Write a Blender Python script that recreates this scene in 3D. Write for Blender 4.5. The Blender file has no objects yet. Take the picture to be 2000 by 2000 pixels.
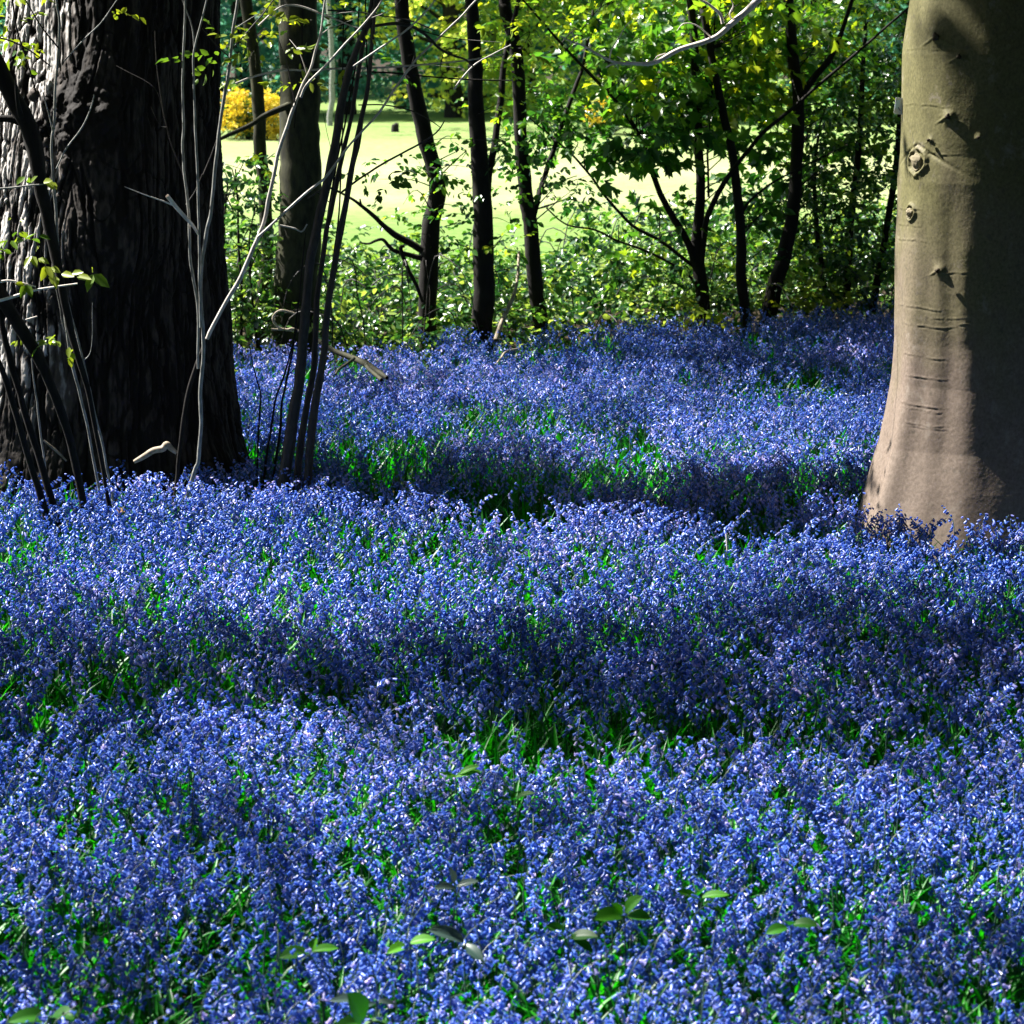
import bpy, math, random
import numpy as np
from mathutils import Vector

R = np.random.default_rng(11)
random.seed(11)
sc = bpy.context.scene
COL = sc.collection
PI = math.pi

# ------------------------------------------------------------------ camera maths
CAM = np.array([0.0, 0.0, 2.6])
FPX = 5600.0
PITCH = math.atan(1000 / FPX)
CP, SP = math.cos(PITCH), math.sin(PITCH)


def at(px, py, Y):
    """world point at forward distance Y seen at photo pixel (px, py)"""
    xc, yc = (px - 1000) / FPX, -(py - 1000) / FPX
    d = np.array([xc, CP + yc * SP, -SP + yc * CP])
    return CAM + d * (Y / d[1])


def to_px(p):
    q = np.asarray(p, float) - CAM
    x, up, fw = q[..., 0], q[..., 1] * SP + q[..., 2] * CP, q[..., 1] * CP - q[..., 2] * SP
    fw = np.where(np.abs(fw) < 1e-6, 1e-6, fw)
    return 1000 + FPX * x / fw, 1000 - FPX * up / fw


# sun
SUN_AZ, SUN_EL = math.radians(24), math.radians(47)
SUN = np.array([-math.cos(SUN_AZ) * math.cos(SUN_EL), math.sin(SUN_AZ) * math.cos(SUN_EL), math.sin(SUN_EL)])


# ------------------------------------------------------------------ noise
def _hash(ix, iy, seed):
    n = (ix.astype(np.int64) * 374761393 + iy.astype(np.int64) * 668265263 + seed * 2147483647) & 0xFFFFFFFF
    n = ((n ^ (n >> 13)) * 1274126177) & 0xFFFFFFFF
    return ((n ^ (n >> 16)) & 0xFFFF) / 65535.0


def vnoise(x, y, seed=0):
    x, y = np.asarray(x, float), np.asarray(y, float)
    ix, iy = np.floor(x), np.floor(y)
    fx, fy = x - ix, y - iy
    fx, fy = fx * fx * fx * (fx * (fx * 6 - 15) + 10), fy * fy * fy * (fy * (fy * 6 - 15) + 10)
    a, b = _hash(ix, iy, seed), _hash(ix + 1, iy, seed)
    c, d = _hash(ix, iy + 1, seed), _hash(ix + 1, iy + 1, seed)
    return (a * (1 - fx) + b * fx) * (1 - fy) + (c * (1 - fx) + d * fx) * fy


def fbm(x, y, seed=0, o=4):
    s, a, t = 0, 0.5, 0
    for k in range(o):
        s = s + a * vnoise(x * 2 ** k, y * 2 ** k, seed + k * 17)
        t += a
        a *= 0.5
    return s / t


def sstep(a, b, x):
    t = np.clip((np.asarray(x, float) - a) / (b - a), 0, 1)
    return t * t * (3 - 2 * t)


# ------------------------------------------------------------------ mesh building
class MB:
    def __init__(s):
        s.v, s.q, s.t, s.m, s.n = [], [], [], [], 0

    def add(s, v, q, tint=0.5, mat=0):
        v = np.asarray(v, np.float32).reshape(-1, 3)
        q = np.asarray(q, np.int32).reshape(-1, 4)
        s.v.append(v)
        s.q.append(q + s.n)
        s.t.append(np.broadcast_to(np.asarray(tint, np.float32), (len(q),)).copy())
        s.m.append(np.broadcast_to(np.asarray(mat, np.int32), (len(q),)).copy())
        s.n += len(v)

    def build(s, name, mats, parent=None, smooth=True, loc=None):
        if not isinstance(mats, (list, tuple)):
            mats = [mats]
        v, q = np.concatenate(s.v), np.concatenate(s.q)
        t, m = np.concatenate(s.t), np.concatenate(s.m)
        if loc is not None:
            v = v - np.asarray(loc, np.float32)
        me = bpy.data.meshes.new(name)
        me.vertices.add(len(v))
        me.vertices.foreach_set('co', v.ravel())
        me.loops.add(len(q) * 4)
        me.loops.foreach_set('vertex_index', q.ravel().astype(np.int32))
        me.polygons.add(len(q))
        me.polygons.foreach_set('loop_start', np.arange(0, len(q) * 4, 4, dtype=np.int32))
        me.polygons.foreach_set('material_index', m)
        me.polygons.foreach_set('use_smooth', np.full(len(q), smooth, bool))
        a = me.attributes.new('tint', 'FLOAT', 'FACE')
        a.data.foreach_set('value', t)
        for k in mats:
            me.materials.append(k)
        me.update(calc_edges=True)
        o = bpy.data.objects.new(name, me)
        COL.objects.link(o)
        if parent is not None:
            o.parent = parent
        return o


def build_each(mb, name, mat, parent, loc=None):
    for v, q, t, n0 in zip(mb.v, mb.q, mb.t, np.cumsum([0] + [len(v) for v in mb.v])):
        k = MB(); k.add(v, q - n0, t)
        k.build(name, mat, parent, loc=loc)


def tag(o, label=None, cat=None, group=None, kind=None):
    if label: o['label'] = label
    if cat: o['category'] = cat
    if group: o['group'] = group
    if kind: o['kind'] = kind
    return o


def thing(name, label, cat, loc=(0, 0, 0), group=None):
    o = bpy.data.objects.new(name, None)
    o.empty_display_size = 0.2
    COL.objects.link(o)
    o.location = loc
    return tag(o, label, cat, group)


def spline(pts, n):
    """Catmull-Rom through pts (rows may carry extra columns such as the radius)"""
    p = np.asarray(pts, float)
    if len(p) < 3:
        t = np.linspace(0, 1, n)[:, None]
        return p[0] * (1 - t) + p[-1] * t
    p = np.vstack([2 * p[0] - p[1], p, 2 * p[-1] - p[-2]])
    k = len(p) - 3
    u = np.linspace(0, k - 1e-6, n)
    i = u.astype(int)
    t = (u - i)[:, None]
    a, b, c, d = p[i], p[i + 1], p[i + 2], p[i + 3]
    return 0.5 * (2 * b + (c - a) * t + (2 * a - 5 * b + 4 * c - d) * t ** 2 + (3 * b - a - 3 * c + d) * t ** 3)


def tube(mb, pts, rad, sides=8, n=None, wob=0.0, tint=0.5, mat=0, rough=0.0):
    pts = np.asarray(pts, float)
    rad = np.broadcast_to(np.asarray(rad, float), (len(pts),)) if np.ndim(rad) == 0 else np.interp(
        np.linspace(0, 1, len(pts)), np.linspace(0, 1, len(rad)), rad)
    n = n or max(4, len(pts) * 4)
    s = spline(np.column_stack([pts, rad]), n)
    p, r = s[:, :3], np.maximum(s[:, 3], 0.0006)
    if wob:
        k = R.uniform(0, 100)
        L = np.concatenate([[0], np.cumsum(np.linalg.norm(np.diff(p, axis=0), axis=1))])
        for ax in (0, 1):
            p[:, ax] += (fbm(L * 3 + k, np.full(n, ax * 9.1), 3) - 0.5) * wob * np.minimum(1, np.minimum(L * 4, (L[-1] - L) * 4 + 0.2))
    tg = np.gradient(p, axis=0)
    tg /= np.linalg.norm(tg, axis=1)[:, None] + 1e-9
    ref = np.array([0.0, 1, 0]) if abs(tg[:, 1]).mean() < 0.8 else np.array([1.0, 0, 0])
    a = np.cross(tg, ref)
    a /= np.linalg.norm(a, axis=1)[:, None] + 1e-9
    b = np.cross(tg, a)
    th = np.linspace(0, 2 * PI, sides, endpoint=False)
    rr = r[:, None] * np.ones(sides)
    if rough:
        L = np.linspace(0, 1, n) * np.linalg.norm(p[-1] - p[0])
        k = R.uniform(0, 50)
        rr = rr * (1 + rough * (fbm(L[:, None] * 6 + k, np.cos(th)[None] * 2 + np.sin(th)[None] * 1.3 + k, 5) - 0.5))
    v = p[:, None, :] + rr[..., None] * (np.cos(th)[None, :, None] * a[:, None, :] + np.sin(th)[None, :, None] * b[:, None, :])
    i = np.arange(n - 1)[:, None] * sides
    j = np.arange(sides)[None, :]
    j2 = (j + 1) % sides
    q = np.stack([i + j, i + j2, i + sides + j2, i + sides + j], -1).reshape(-1, 4)
    mb.add(v.reshape(-1, 3), q, tint, mat)
    return p, r


def norm(a):
    return a / (np.linalg.norm(a, axis=-1, keepdims=True) + 1e-9)


def leaves(mb, c, d, nrm, L, W, fold=0.25, tint=0.5, mat=0, curl=0.15):
    """simple pointed leaves folded along the midrib; c base points, d tip directions"""
    c = np.asarray(c, float)
    N = len(c)
    L = np.broadcast_to(L, (N,))[:, None]
    W = np.broadcast_to(W, (N,))[:, None]
    d = norm(d)
    s = norm(np.cross(d, nrm))
    u = np.cross(s, d)
    up = u * W * fold
    v = np.stack([c,
                  c + d * L * .30 + s * W * .85 + up * .9,
                  c + d * L * .66 + s * W * .75 + up * .6 - u * L * curl * .3,
                  c + d * L - u * L * curl,
                  c + d * L * .66 - s * W * .75 + up * .6 - u * L * curl * .3,
                  c + d * L * .30 - s * W * .85 + up * .9], 1)
    o = np.arange(N)[:, None] * 6
    q = np.stack([o + [0, 1, 2, 3], o + [0, 3, 4, 5]], 1).reshape(-1, 4)
    mb.add(v.reshape(-1, 3), q, np.repeat(np.broadcast_to(tint, (N,)), 2), mat)


MAPLE = np.array([(0, 0), (.10, -.16), (.42, -.36), (.36, -.20), (.72, -.40), (.66, -.16), (1, 0),
                  (.66, .16), (.72, .40), (.36, .20), (.42, .36), (.10, .16)])


def maple_leaves(mb, c, d, nrm, L, tint=0.5, mat=0):
    c = np.asarray(c, float)
    N = len(c)
    L = np.broadcast_to(L, (N,))[:, None, None]
    d = norm(d)
    s = norm(np.cross(d, nrm))
    u = np.cross(s, d)
    P = MAPLE
    bend = (np.abs(P[:, 1]) * .5 - .35 * P[:, 0] ** 2)
    v = c[:, None] + L * (P[None, :, 0, None] * d[:, None] + P[None, :, 1, None] * s[:, None] * 1.15 + bend[None, :, None] * u[:, None])
    o = np.arange(N)[:, None] * 12
    Q = np.array([(0, 1, 2, 3), (0, 3, 4, 5), (0, 5, 6, 7), (0, 7, 8, 9), (0, 9, 10, 11)])
    q = (o[:, :, None] + Q[None]).reshape(-1, 4)
    mb.add(v.reshape(-1, 3), q, np.repeat(np.broadcast_to(tint, (N,)), 5), mat)


def foliage(mb, centres, rad, n_per, L, flat=.55, up=.9, t0=.5, tv=.25, shape='oval', mat=0, jitter=.35, aspect=.33):
    centres = np.asarray(centres, float).reshape(-1, 3)
    n = len(centres)
    if n == 0: return
    rad = np.broadcast_to(rad, (n,))
    m = 6                                   # leaves on one shoot
    ns = max(1, int(round(n_per / m)))
    ks = np.repeat(np.arange(n), ns)
    S = len(ks)
    g = R.normal(size=(S, 3)) * .5
    g[:, 2] *= flat
    o = centres[ks] + g * rad[ks][:, None]
    sd = norm(g * [1, 1, .2] + R.normal(size=(S, 3)) * [.6, .6, .25] + [0, 0, -.1])
    sn = norm(np.array([0, 0, up]) + R.normal(size=(S, 3)) * .45)
    ss = norm(np.cross(sd, sn))
    k = np.repeat(ks, m)
    N = len(k)
    f = np.tile((np.arange(m) + .5) / m, S) + R.normal(size=N) * .05
    side = np.tile(np.where(np.arange(m) % 2, 1.0, -1.0), S)
    S_ = np.repeat(np.arange(S), m)
    c = o[S_] + sd[S_] * (f * L * m * .42)[:, None] + R.normal(size=(N, 3)) * L * .12
    d = norm(sd[S_] * (.35 + f)[:, None] + ss[S_] * (side * (1.1 - .8 * f))[:, None] + R.normal(size=(N, 3)) * .3 + [0, 0, -.22])
    nr = norm(sn[S_] + R.normal(size=(N, 3)) * .35)
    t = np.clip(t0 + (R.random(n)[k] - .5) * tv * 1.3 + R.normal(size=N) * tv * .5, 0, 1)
    l = L * (1 + (R.random(N) - .5) * 2 * jitter)
    if shape == 'maple':
        maple_leaves(mb, c, d, nr, l, t, mat)
    else:
        leaves(mb, c, d, nr, l, l * aspect, .25, t, mat)


# ------------------------------------------------------------------ materials
def nodes_of(m):
    m.use_nodes = True
    nt = m.node_tree
    nt.nodes.clear()
    return nt, nt.nodes, nt.links


def ramp(nt, fac, stops):
    r = nt.nodes.new('ShaderNodeValToRGB')
    e = r.color_ramp.elements
    while len(e) < len(stops): e.new(.5)
    for k, (p, c) in enumerate(stops):
        e[k].position = p
        e[k].color = (*c, 1)
    nt.links.new(fac, r.inputs[0])
    return r.outputs[0]


def attr(nt, name='tint'):
    a = nt.nodes.new('ShaderNodeAttribute')
    a.attribute_type = 'GEOMETRY'
    a.attribute_name = name
    return a.outputs['Fac']


def leaf_mat(name, stops, rough=.38, spec=.5, trans=.35, tcol=(1.3, 1.25, .55)):
    m = bpy.data.materials.new(name)
    nt, N, L = nodes_of(m)
    out = N.new('ShaderNodeOutputMaterial')
    p = N.new('ShaderNodeBsdfPrincipled')
    p.inputs['Roughness'].default_value = rough
    p.inputs['Specular IOR Level'].default_value = spec
    c = ramp(nt, attr(nt), stops)
    L.new(c, p.inputs['Base Color'])
    tr = N.new('ShaderNodeBsdfTranslucent')
    mul = N.new('ShaderNodeMix'); mul.data_type = 'RGBA'; mul.blend_type = 'MULTIPLY'
    mul.inputs[0].default_value = 1
    L.new(c, mul.inputs[6]); mul.inputs[7].default_value = (*tcol, 1)
    L.new(mul.outputs[2], tr.inputs['Color'])
    mx = N.new('ShaderNodeMixShader')
    mx.inputs[0].default_value = trans
    L.new(p.outputs[0], mx.inputs[1]); L.new(tr.outputs[0], mx.inputs[2])
    L.new(mx.outputs[0], out.inputs['Surface'])
    return m


def bark_mat(name, c1, c2, scale=(14, 14, 3), rough=.85, bump=.4, dist=.02, spec=.25, c3=None, s3=2.5):
    m = bpy.data.materials.new(name)
    nt, N, L = nodes_of(m)
    out = N.new('ShaderNodeOutputMaterial')
    p = N.new('ShaderNodeBsdfPrincipled')
    p.inputs['Roughness'].default_value = rough
    p.inputs['Specular IOR Level'].default_value = spec
    tc = N.new('ShaderNodeTexCoord')
    mp = N.new('ShaderNodeMapping'); mp.inputs['Scale'].default_value = scale
    L.new(tc.outputs['Object'], mp.inputs['Vector'])
    n = N.new('ShaderNodeTexNoise'); n.inputs['Scale'].default_value = 1; n.inputs['Detail'].default_value = 8
    n.inputs['Roughness'].default_value = .65
    L.new(mp.outputs[0], n.inputs['Vector'])
    c = ramp(nt, n.outputs[0], [(.32, c1), (.68, c2)])
    if c3 is not None:
        n3 = N.new('ShaderNodeTexNoise'); n3.inputs['Scale'].default_value = s3; n3.inputs['Detail'].default_value = 5
        L.new(tc.outputs['Object'], n3.inputs['Vector'])
        f = ramp(nt, n3.outputs[0], [(.45, (0, 0, 0)), (.62, (1, 1, 1))])
        mx = N.new('ShaderNodeMix'); mx.data_type = 'RGBA'
        L.new(f, mx.inputs[0]); L.new(c, mx.inputs[6]); mx.inputs[7].default_value = (*c3, 1)
        c = mx.outputs[2]
    L.new(c, p.inputs['Base Color'])
    b = N.new('ShaderNodeBump'); b.inputs['Strength'].default_value = bump; b.inputs['Distance'].default_value = dist
    L.new(n.outputs[0], b.inputs['Height']); L.new(b.outputs[0], p.inputs['Normal'])
    L.new(p.outputs[0], out.inputs['Surface'])
    return m


M = {}


def furrow_mat():
    m = bpy.data.materials.new('furrowed_bark')
    nt, N, L = nodes_of(m)
    out = N.new('ShaderNodeOutputMaterial')
    p = N.new('ShaderNodeBsdfPrincipled')
    p.inputs['Roughness'].default_value = .85
    p.inputs['Specular IOR Level'].default_value = .25
    tc = N.new('ShaderNodeTexCoord')
    mp = N.new('ShaderNodeMapping'); mp.inputs['Scale'].default_value = (45, 45, 12)
    L.new(tc.outputs['Object'], mp.inputs['Vector'])
    n = N.new('ShaderNodeTexNoise'); n.inputs['Scale'].default_value = 1; n.inputs['Detail'].default_value = 8
    L.new(mp.outputs[0], n.inputs['Vector'])
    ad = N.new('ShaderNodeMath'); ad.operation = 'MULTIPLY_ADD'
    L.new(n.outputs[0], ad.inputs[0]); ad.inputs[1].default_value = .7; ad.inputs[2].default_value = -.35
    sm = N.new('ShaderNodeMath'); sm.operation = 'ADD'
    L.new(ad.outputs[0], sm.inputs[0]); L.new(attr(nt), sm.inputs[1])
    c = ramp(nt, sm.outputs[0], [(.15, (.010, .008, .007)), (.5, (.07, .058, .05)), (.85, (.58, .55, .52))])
    L.new(c, p.inputs['Base Color'])
    b = N.new('ShaderNodeBump'); b.inputs['Strength'].default_value = .6; b.inputs['Distance'].default_value = .01
    L.new(n.outputs[0], b.inputs['Height']); L.new(b.outputs[0], p.inputs['Normal'])
    L.new(p.outputs[0], out.inputs['Surface'])
    return m


M['oak'] = furrow_mat()


def beech_mat():
    m = bpy.data.materials.new('smooth_grey_bark')
    nt, N, L = nodes_of(m)
    out = N.new('ShaderNodeOutputMaterial')
    p = N.new('ShaderNodeBsdfPrincipled')
    p.inputs['Roughness'].default_value = .72
    p.inputs['Specular IOR Level'].default_value = .3
    tc = N.new('ShaderNodeTexCoord')

    def noise(scale, detail=5, rough=.6, vec=None):
        n = N.new('ShaderNodeTexNoise'); n.inputs['Scale'].default_value = 1; n.inputs['Detail'].default_value = detail; n.inputs['Roughness'].default_value = rough
        mp = N.new('ShaderNodeMapping'); mp.inputs['Scale'].default_value = scale
        L.new(tc.outputs['Object'], mp.inputs['Vector']); L.new(mp.outputs[0], n.inputs['Vector'])
        return n.outputs[0]

    def mix(f, a, b, mode='MIX'):
        mx = N.new('ShaderNodeMix'); mx.data_type = 'RGBA'; mx.blend_type = mode
        if isinstance(f, float): mx.inputs[0].default_value = f
        else: L.new(f, mx.inputs[0])
        for k, q in ((6, a), (7, b)):
            if isinstance(q, tuple): mx.inputs[k].default_value = (*q, 1)
            else: L.new(q, mx.inputs[k])
        return mx.outputs[2]
    fine = noise((75, 75, 60), 6, .7)
    base = ramp(nt, fine, [(.3, (.105, .078, .058)), (.7, (.215, .165, .13))])
    olive = ramp(nt, fine, [(.3, (.070, .064, .022)), (.7, (.165, .15, .062))])
    sx = N.new('ShaderNodeSeparateXYZ'); L.new(tc.outputs['Object'], sx.inputs[0])
    ad = N.new('ShaderNodeMath'); ad.operation = 'MULTIPLY_ADD'
    L.new(noise((3, 3, 1.6), 5), ad.inputs[0]); ad.inputs[1].default_value = 1.9; L.new(sx.outputs[2], ad.inputs[2])
    algae = ramp(nt, ad.outputs[0], [(0, (0, 0, 0)), (1, (1, 1, 1))])
    mr = N.new('ShaderNodeMapRange'); mr.inputs['From Min'].default_value = 1.75; mr.inputs['From Max'].default_value = 2.75
    L.new(ad.outputs[0], mr.inputs['Value'])
    c = mix(mr.outputs[0], base, olive)
    spots = ramp(nt, noise((26, 26, 20), 4), [(.60, (0, 0, 0)), (.70, (.5, .5, .5))])
    c = mix(spots, c, (.06, .05, .035))
    pale = ramp(nt, noise((9, 9, 7), 6, .7), [(.58, (0, 0, 0)), (.68, (.55, .55, .55))])
    c = mix(pale, c, (.27, .23, .19))
    L.new(c, p.inputs['Base Color'])
    b = N.new('ShaderNodeBump'); b.inputs['Strength'].default_value = .22; b.inputs['Distance'].default_value = .004
    L.new(fine, b.inputs['Height']); L.new(b.outputs[0], p.inputs['Normal'])
    L.new(p.outputs[0], out.inputs['Surface'])
    return m


M['beech'] = beech_mat()
M['scar'] = bark_mat('scar_bark', (.12, .10, .06), (.30, .26, .17), (40, 40, 40), .8, .5, .006, .2)
M['knot'] = bark_mat('knot_wood', (.02, .015, .01), (.09, .07, .045), (50, 50, 50), .9, .6, .006, .2)
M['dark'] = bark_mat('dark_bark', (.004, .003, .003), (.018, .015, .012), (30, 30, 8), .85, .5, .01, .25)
M['olive'] = bark_mat('olive_bark', (.008, .008, .004), (.05, .05, .02), (20, 20, 8), .8, .4, .01, .3)
M['hazel'] = bark_mat('hazel_bark', (.006, .005, .005), (.045, .035, .030), (40, 40, 14), .6, .3, .004, .4)
M['pale'] = bark_mat('pale_stem_bark', (.22, .20, .175), (.62, .58, .52), (40, 40, 14), .55, .3, .003, .45)
M['grey'] = bark_mat('grey_stem_bark', (.09, .09, .08), (.34, .34, .31), (55, 55, 22), .5, .4, .004, .5)
M['dead'] = bark_mat('dead_wood', (.20, .16, .11), (.50, .42, .32), (30, 30, 30), .8, .4, .004, .25)
M['pink'] = bark_mat('pale_bough_bark', (.52, .45, .40), (.84, .77, .70), (30, 30, 30), .65, .35, .004, .35)

G_DK, G_MD, G_LT, G_YL = (.006, .020, .005), (.030, .085, .012), (.085, .17, .02), (.21, .27, .02)
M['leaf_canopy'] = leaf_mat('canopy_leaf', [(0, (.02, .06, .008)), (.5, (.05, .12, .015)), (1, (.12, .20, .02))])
M['leaf_screen'] = leaf_mat('sky_screen_leaf', [(0, (.006, .02, .004)), (1, (.025, .05, .010))], .5, .3, .15)  # extra dark leaf for the unseen sky-blocking foliage, to keep fill light low
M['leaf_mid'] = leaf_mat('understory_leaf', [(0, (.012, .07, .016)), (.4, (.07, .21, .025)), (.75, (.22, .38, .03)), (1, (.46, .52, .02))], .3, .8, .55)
M['leaf_dark'] = leaf_mat('dark_glossy_leaf', [(0, (.008, .05, .016)), (.5, (.05, .15, .025)), (1, (.22, .34, .03))], .28, .8, .45)
M['leaf_bright'] = leaf_mat('spring_leaf', [(0, (.035, .10, .012)), (.5, (.12, .22, .02)), (1, (.30, .36, .03))], .35, .55, .45)
M['leaf_bramble'] = leaf_mat('bramble_leaf', [(0, (.012, .055, .018)), (.45, (.05, .155, .03)), (.8, (.16, .32, .05)), (1, (.34, .46, .12))], .33, .7, .42)
M['leaf_teal'] = leaf_mat('far_dark_leaf', [(0, (.04, .18, .14)), (1, (.13, .38, .28))], .45, .6, .6, (1, 1, .8))
M['leaf_far'] = leaf_mat('far_bright_leaf', [(0, (.22, .44, .14)), (.5, (.50, .66, .14)), (1, (.80, .78, .14))], .45, .6, .72, (1.15, 1.15, .7))
M['gorse'] = leaf_mat('gorse_blossom', [(0, (.66, .46, .03)), (1, (.86, .72, .08))], .6, .3, .4, (1, .9, .5))
M['strap'] = leaf_mat('bluebell_leaf', [(0, (.004, .075, .008)), (.6, (.010, .22, .010)), (1, (.03, .36, .012))], .42, .35, .42, (.8, 1.5, .35))
M['broad'] = leaf_mat('broad_green_leaf', [(0, (.008, .045, .006)), (.5, (.03, .17, .008)), (1, (.08, .30, .012))], .5, .3, .35, (.9, 1.3, .3))
M['greyleaf'] = leaf_mat('grey_sheen_leaf', [(0, (.03, .065, .055)), (1, (.09, .14, .12))], .35, .5, .15)
M['petal'] = leaf_mat('bluebell_petal', [(0, (.034, .10, .43)), (.38, (.080, .19, .66)), (.66, (.175, .28, .78)), (1, (.70, .60, .95))], .32, .65, .34, (.95, 1.0, 1.15))
M['flowerstem'] = leaf_mat('bluebell_stem', [(0, (.02, .06, .04)), (1, (.06, .11, .10))], .4, .5, .1, (1, 1, 1))


def simple_mat(name, col, rough=.5, spec=.5):
    m = bpy.data.materials.new(name)
    nt, N, L = nodes_of(m)
    out = N.new('ShaderNodeOutputMaterial')
    p = N.new('ShaderNodeBsdfPrincipled')
    n = N.new('ShaderNodeTexNoise'); n.inputs['Scale'].default_value = 60; n.inputs['Detail'].default_value = 4
    c = ramp(nt, n.outputs[0], [(.3, tuple(k * .85 for k in col)), (.7, col)])
    L.new(c, p.inputs['Base Color'])
    p.inputs['Roughness'].default_value = rough
    p.inputs['Specular IOR Level'].default_value = spec
    L.new(p.outputs[0], out.inputs['Surface'])
    return m


def ground_mat(name, stops, scale, rough=.95, stretch=None, big=None, bump=.5):
    m = bpy.data.materials.new(name)
    nt, N, L = nodes_of(m)
    out = N.new('ShaderNodeOutputMaterial')
    p = N.new('ShaderNodeBsdfPrincipled')
    p.inputs['Roughness'].default_value = rough
    p.inputs['Specular IOR Level'].default_value = .15
    tc = N.new('ShaderNodeTexCoord')
    n = N.new('ShaderNodeTexNoise'); n.inputs['Scale'].default_value = scale; n.inputs['Detail'].default_value = 9
    n.inputs['Roughness'].default_value = .7
    L.new(tc.outputs['Object'], n.inputs['Vector'])
    c = ramp(nt, n.outputs[0], stops)
    if stretch:
        mp = N.new('ShaderNodeMapping'); mp.inputs['Scale'].default_value = stretch
        L.new(tc.outputs['Object'], mp.inputs['Vector'])
        n2 = N.new('ShaderNodeTexNoise'); n2.inputs['Scale'].default_value = 1; n2.inputs['Detail'].default_value = 5
        L.new(mp.outputs[0], n2.inputs['Vector'])
        mx = N.new('ShaderNodeMix'); mx.data_type = 'RGBA'
        L.new(ramp(nt, n2.outputs[0], [(.40, (0, 0, 0)), (.56, (1, 1, 1))]), mx.inputs[0])
        L.new(c, mx.inputs[6]); mx.inputs[7].default_value = (*big, 1)
        c = mx.outputs[2]
    L.new(c, p.inputs['Base Color'])
    b = N.new('ShaderNodeBump'); b.inputs['Strength'].default_value = bump; b.inputs['Distance'].default_value = .03
    L.new(n.outputs[0], b.inputs['Height']); L.new(b.outputs[0], p.inputs['Normal'])
    L.new(p.outputs[0], out.inputs['Surface'])
    return m


M['soil'] = ground_mat('woodland_soil', [(.3, (.012, .009, .006)), (.55, (.04, .028, .016)), (.75, (.08, .055, .03))], 9)


def turf_mat():
    m = bpy.data.materials.new('mown_turf')
    nt, N, L = nodes_of(m)
    out = N.new('ShaderNodeOutputMaterial')
    p = N.new('ShaderNodeBsdfPrincipled')
    p.inputs['Roughness'].default_value = .9
    p.inputs['Specular IOR Level'].default_value = .15
    tc = N.new('ShaderNodeTexCoord')
    n = N.new('ShaderNodeTexNoise'); n.inputs['Scale'].default_value = 7; n.inputs['Detail'].default_value = 9; n.inputs['Roughness'].default_value = .75
    L.new(tc.outputs['Object'], n.inputs['Vector'])
    green = ramp(nt, n.outputs[0], [(.3, (.065, .15, .022)), (.7, (.19, .27, .07))])
    straw = ramp(nt, n.outputs[0], [(.3, (.22, .26, .10)), (.7, (.40, .40, .21))])
    mp = N.new('ShaderNodeMapping'); mp.inputs['Scale'].default_value = (.03, .16, 1)
    L.new(tc.outputs['Object'], mp.inputs['Vector'])
    n2 = N.new('ShaderNodeTexNoise'); n2.inputs['Scale'].default_value = 1; n2.inputs['Detail'].default_value = 4
    L.new(mp.outputs[0], n2.inputs['Vector'])
    sx = N.new('ShaderNodeSeparateXYZ'); L.new(tc.outputs['Object'], sx.inputs[0])
    ad = N.new('ShaderNodeMath'); ad.operation = 'MULTIPLY_ADD'      # wobble the edges of the mown strips
    L.new(n2.outputs[0], ad.inputs[0]); ad.inputs[1].default_value = 9; L.new(sx.outputs[1], ad.inputs[2])
    mr = N.new('ShaderNodeMapRange'); mr.inputs['From Min'].default_value = 25; mr.inputs['From Max'].default_value = 75
    L.new(ad.outputs[0], mr.inputs['Value'])
    f = ramp(nt, mr.outputs[0], [(.24, (0, 0, 0)), (.36, (.9, .9, .9)), (.41, (.55, .55, .55)), (.47, (1, 1, 1)), (.56, (.65, .65, .65)), (.66, (.25, .25, .25)), (1, (.1, .1, .1))])
    mx = N.new('ShaderNodeMix'); mx.data_type = 'RGBA'
    L.new(f, mx.inputs[0]); L.new(green, mx.inputs[6]); L.new(straw, mx.inputs[7])
    L.new(mx.outputs[2], p.inputs['Base Color'])
    b = N.new('ShaderNodeBump'); b.inputs['Strength'].default_value = .3; b.inputs['Distance'].default_value = .03
    L.new(n.outputs[0], b.inputs['Height']); L.new(b.outputs[0], p.inputs['Normal'])
    L.new(p.outputs[0], out.inputs['Surface'])
    return m


M['turf'] = turf_mat()

# ------------------------------------------------------------------ ground and field
def sheet(name, xs, ys, zf, mat):
    X, Y = np.meshgrid(xs, ys)
    Z = zf(X, Y)
    mb = MB()
    nx, ny = len(xs), len(ys)
    i = np.arange(ny - 1)[:, None] * nx + np.arange(nx - 1)[None]
    q = np.stack([i, i + 1, i + nx + 1, i + nx], -1).reshape(-1, 4)
    mb.add(np.stack([X, Y, Z], -1).reshape(-1, 3), q)
    return tag(mb.build(name, mat), kind='structure')


def gz(x, y):
    return (fbm(np.asarray(x) * .7 + 40, np.asarray(y) * .7 + 40, 2, 3) - .5) * .07


xs = np.concatenate([[-1500, -400, -120, -40], np.arange(-14, 14.01, .5), [40, 120, 400, 1500]])
ys = np.concatenate([[-300, -40, -10], np.arange(0, 27.1, .5), [30, 45, 70, 120, 300, 900, 2500]])
def zall(X, Y):
    return gz(X, Y) * (np.abs(X) < 30) * (Y < 28) * (Y > -20) - .02 * (Y > 28)
tag(sheet('ground', xs, ys, zall, M['soil']), 'dark woodland soil under the bluebells', 'ground')
xs = np.concatenate([np.linspace(-90, -20, 8), np.arange(-18, 18.1, 1.5), np.linspace(20, 90, 8)])
ys = np.concatenate([np.arange(25.0, 66, 1.0), [75, 95]])
def zfield(X, Y):
    return .02 + .10 * sstep(26, 34, Y) * (fbm(X * .06 + 3, Y * .10 + 9, 8, 3) - .3)
tag(sheet('field', xs, ys, zfield, M['turf']), 'bright sunlit mown field beyond the trees', 'field')

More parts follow.
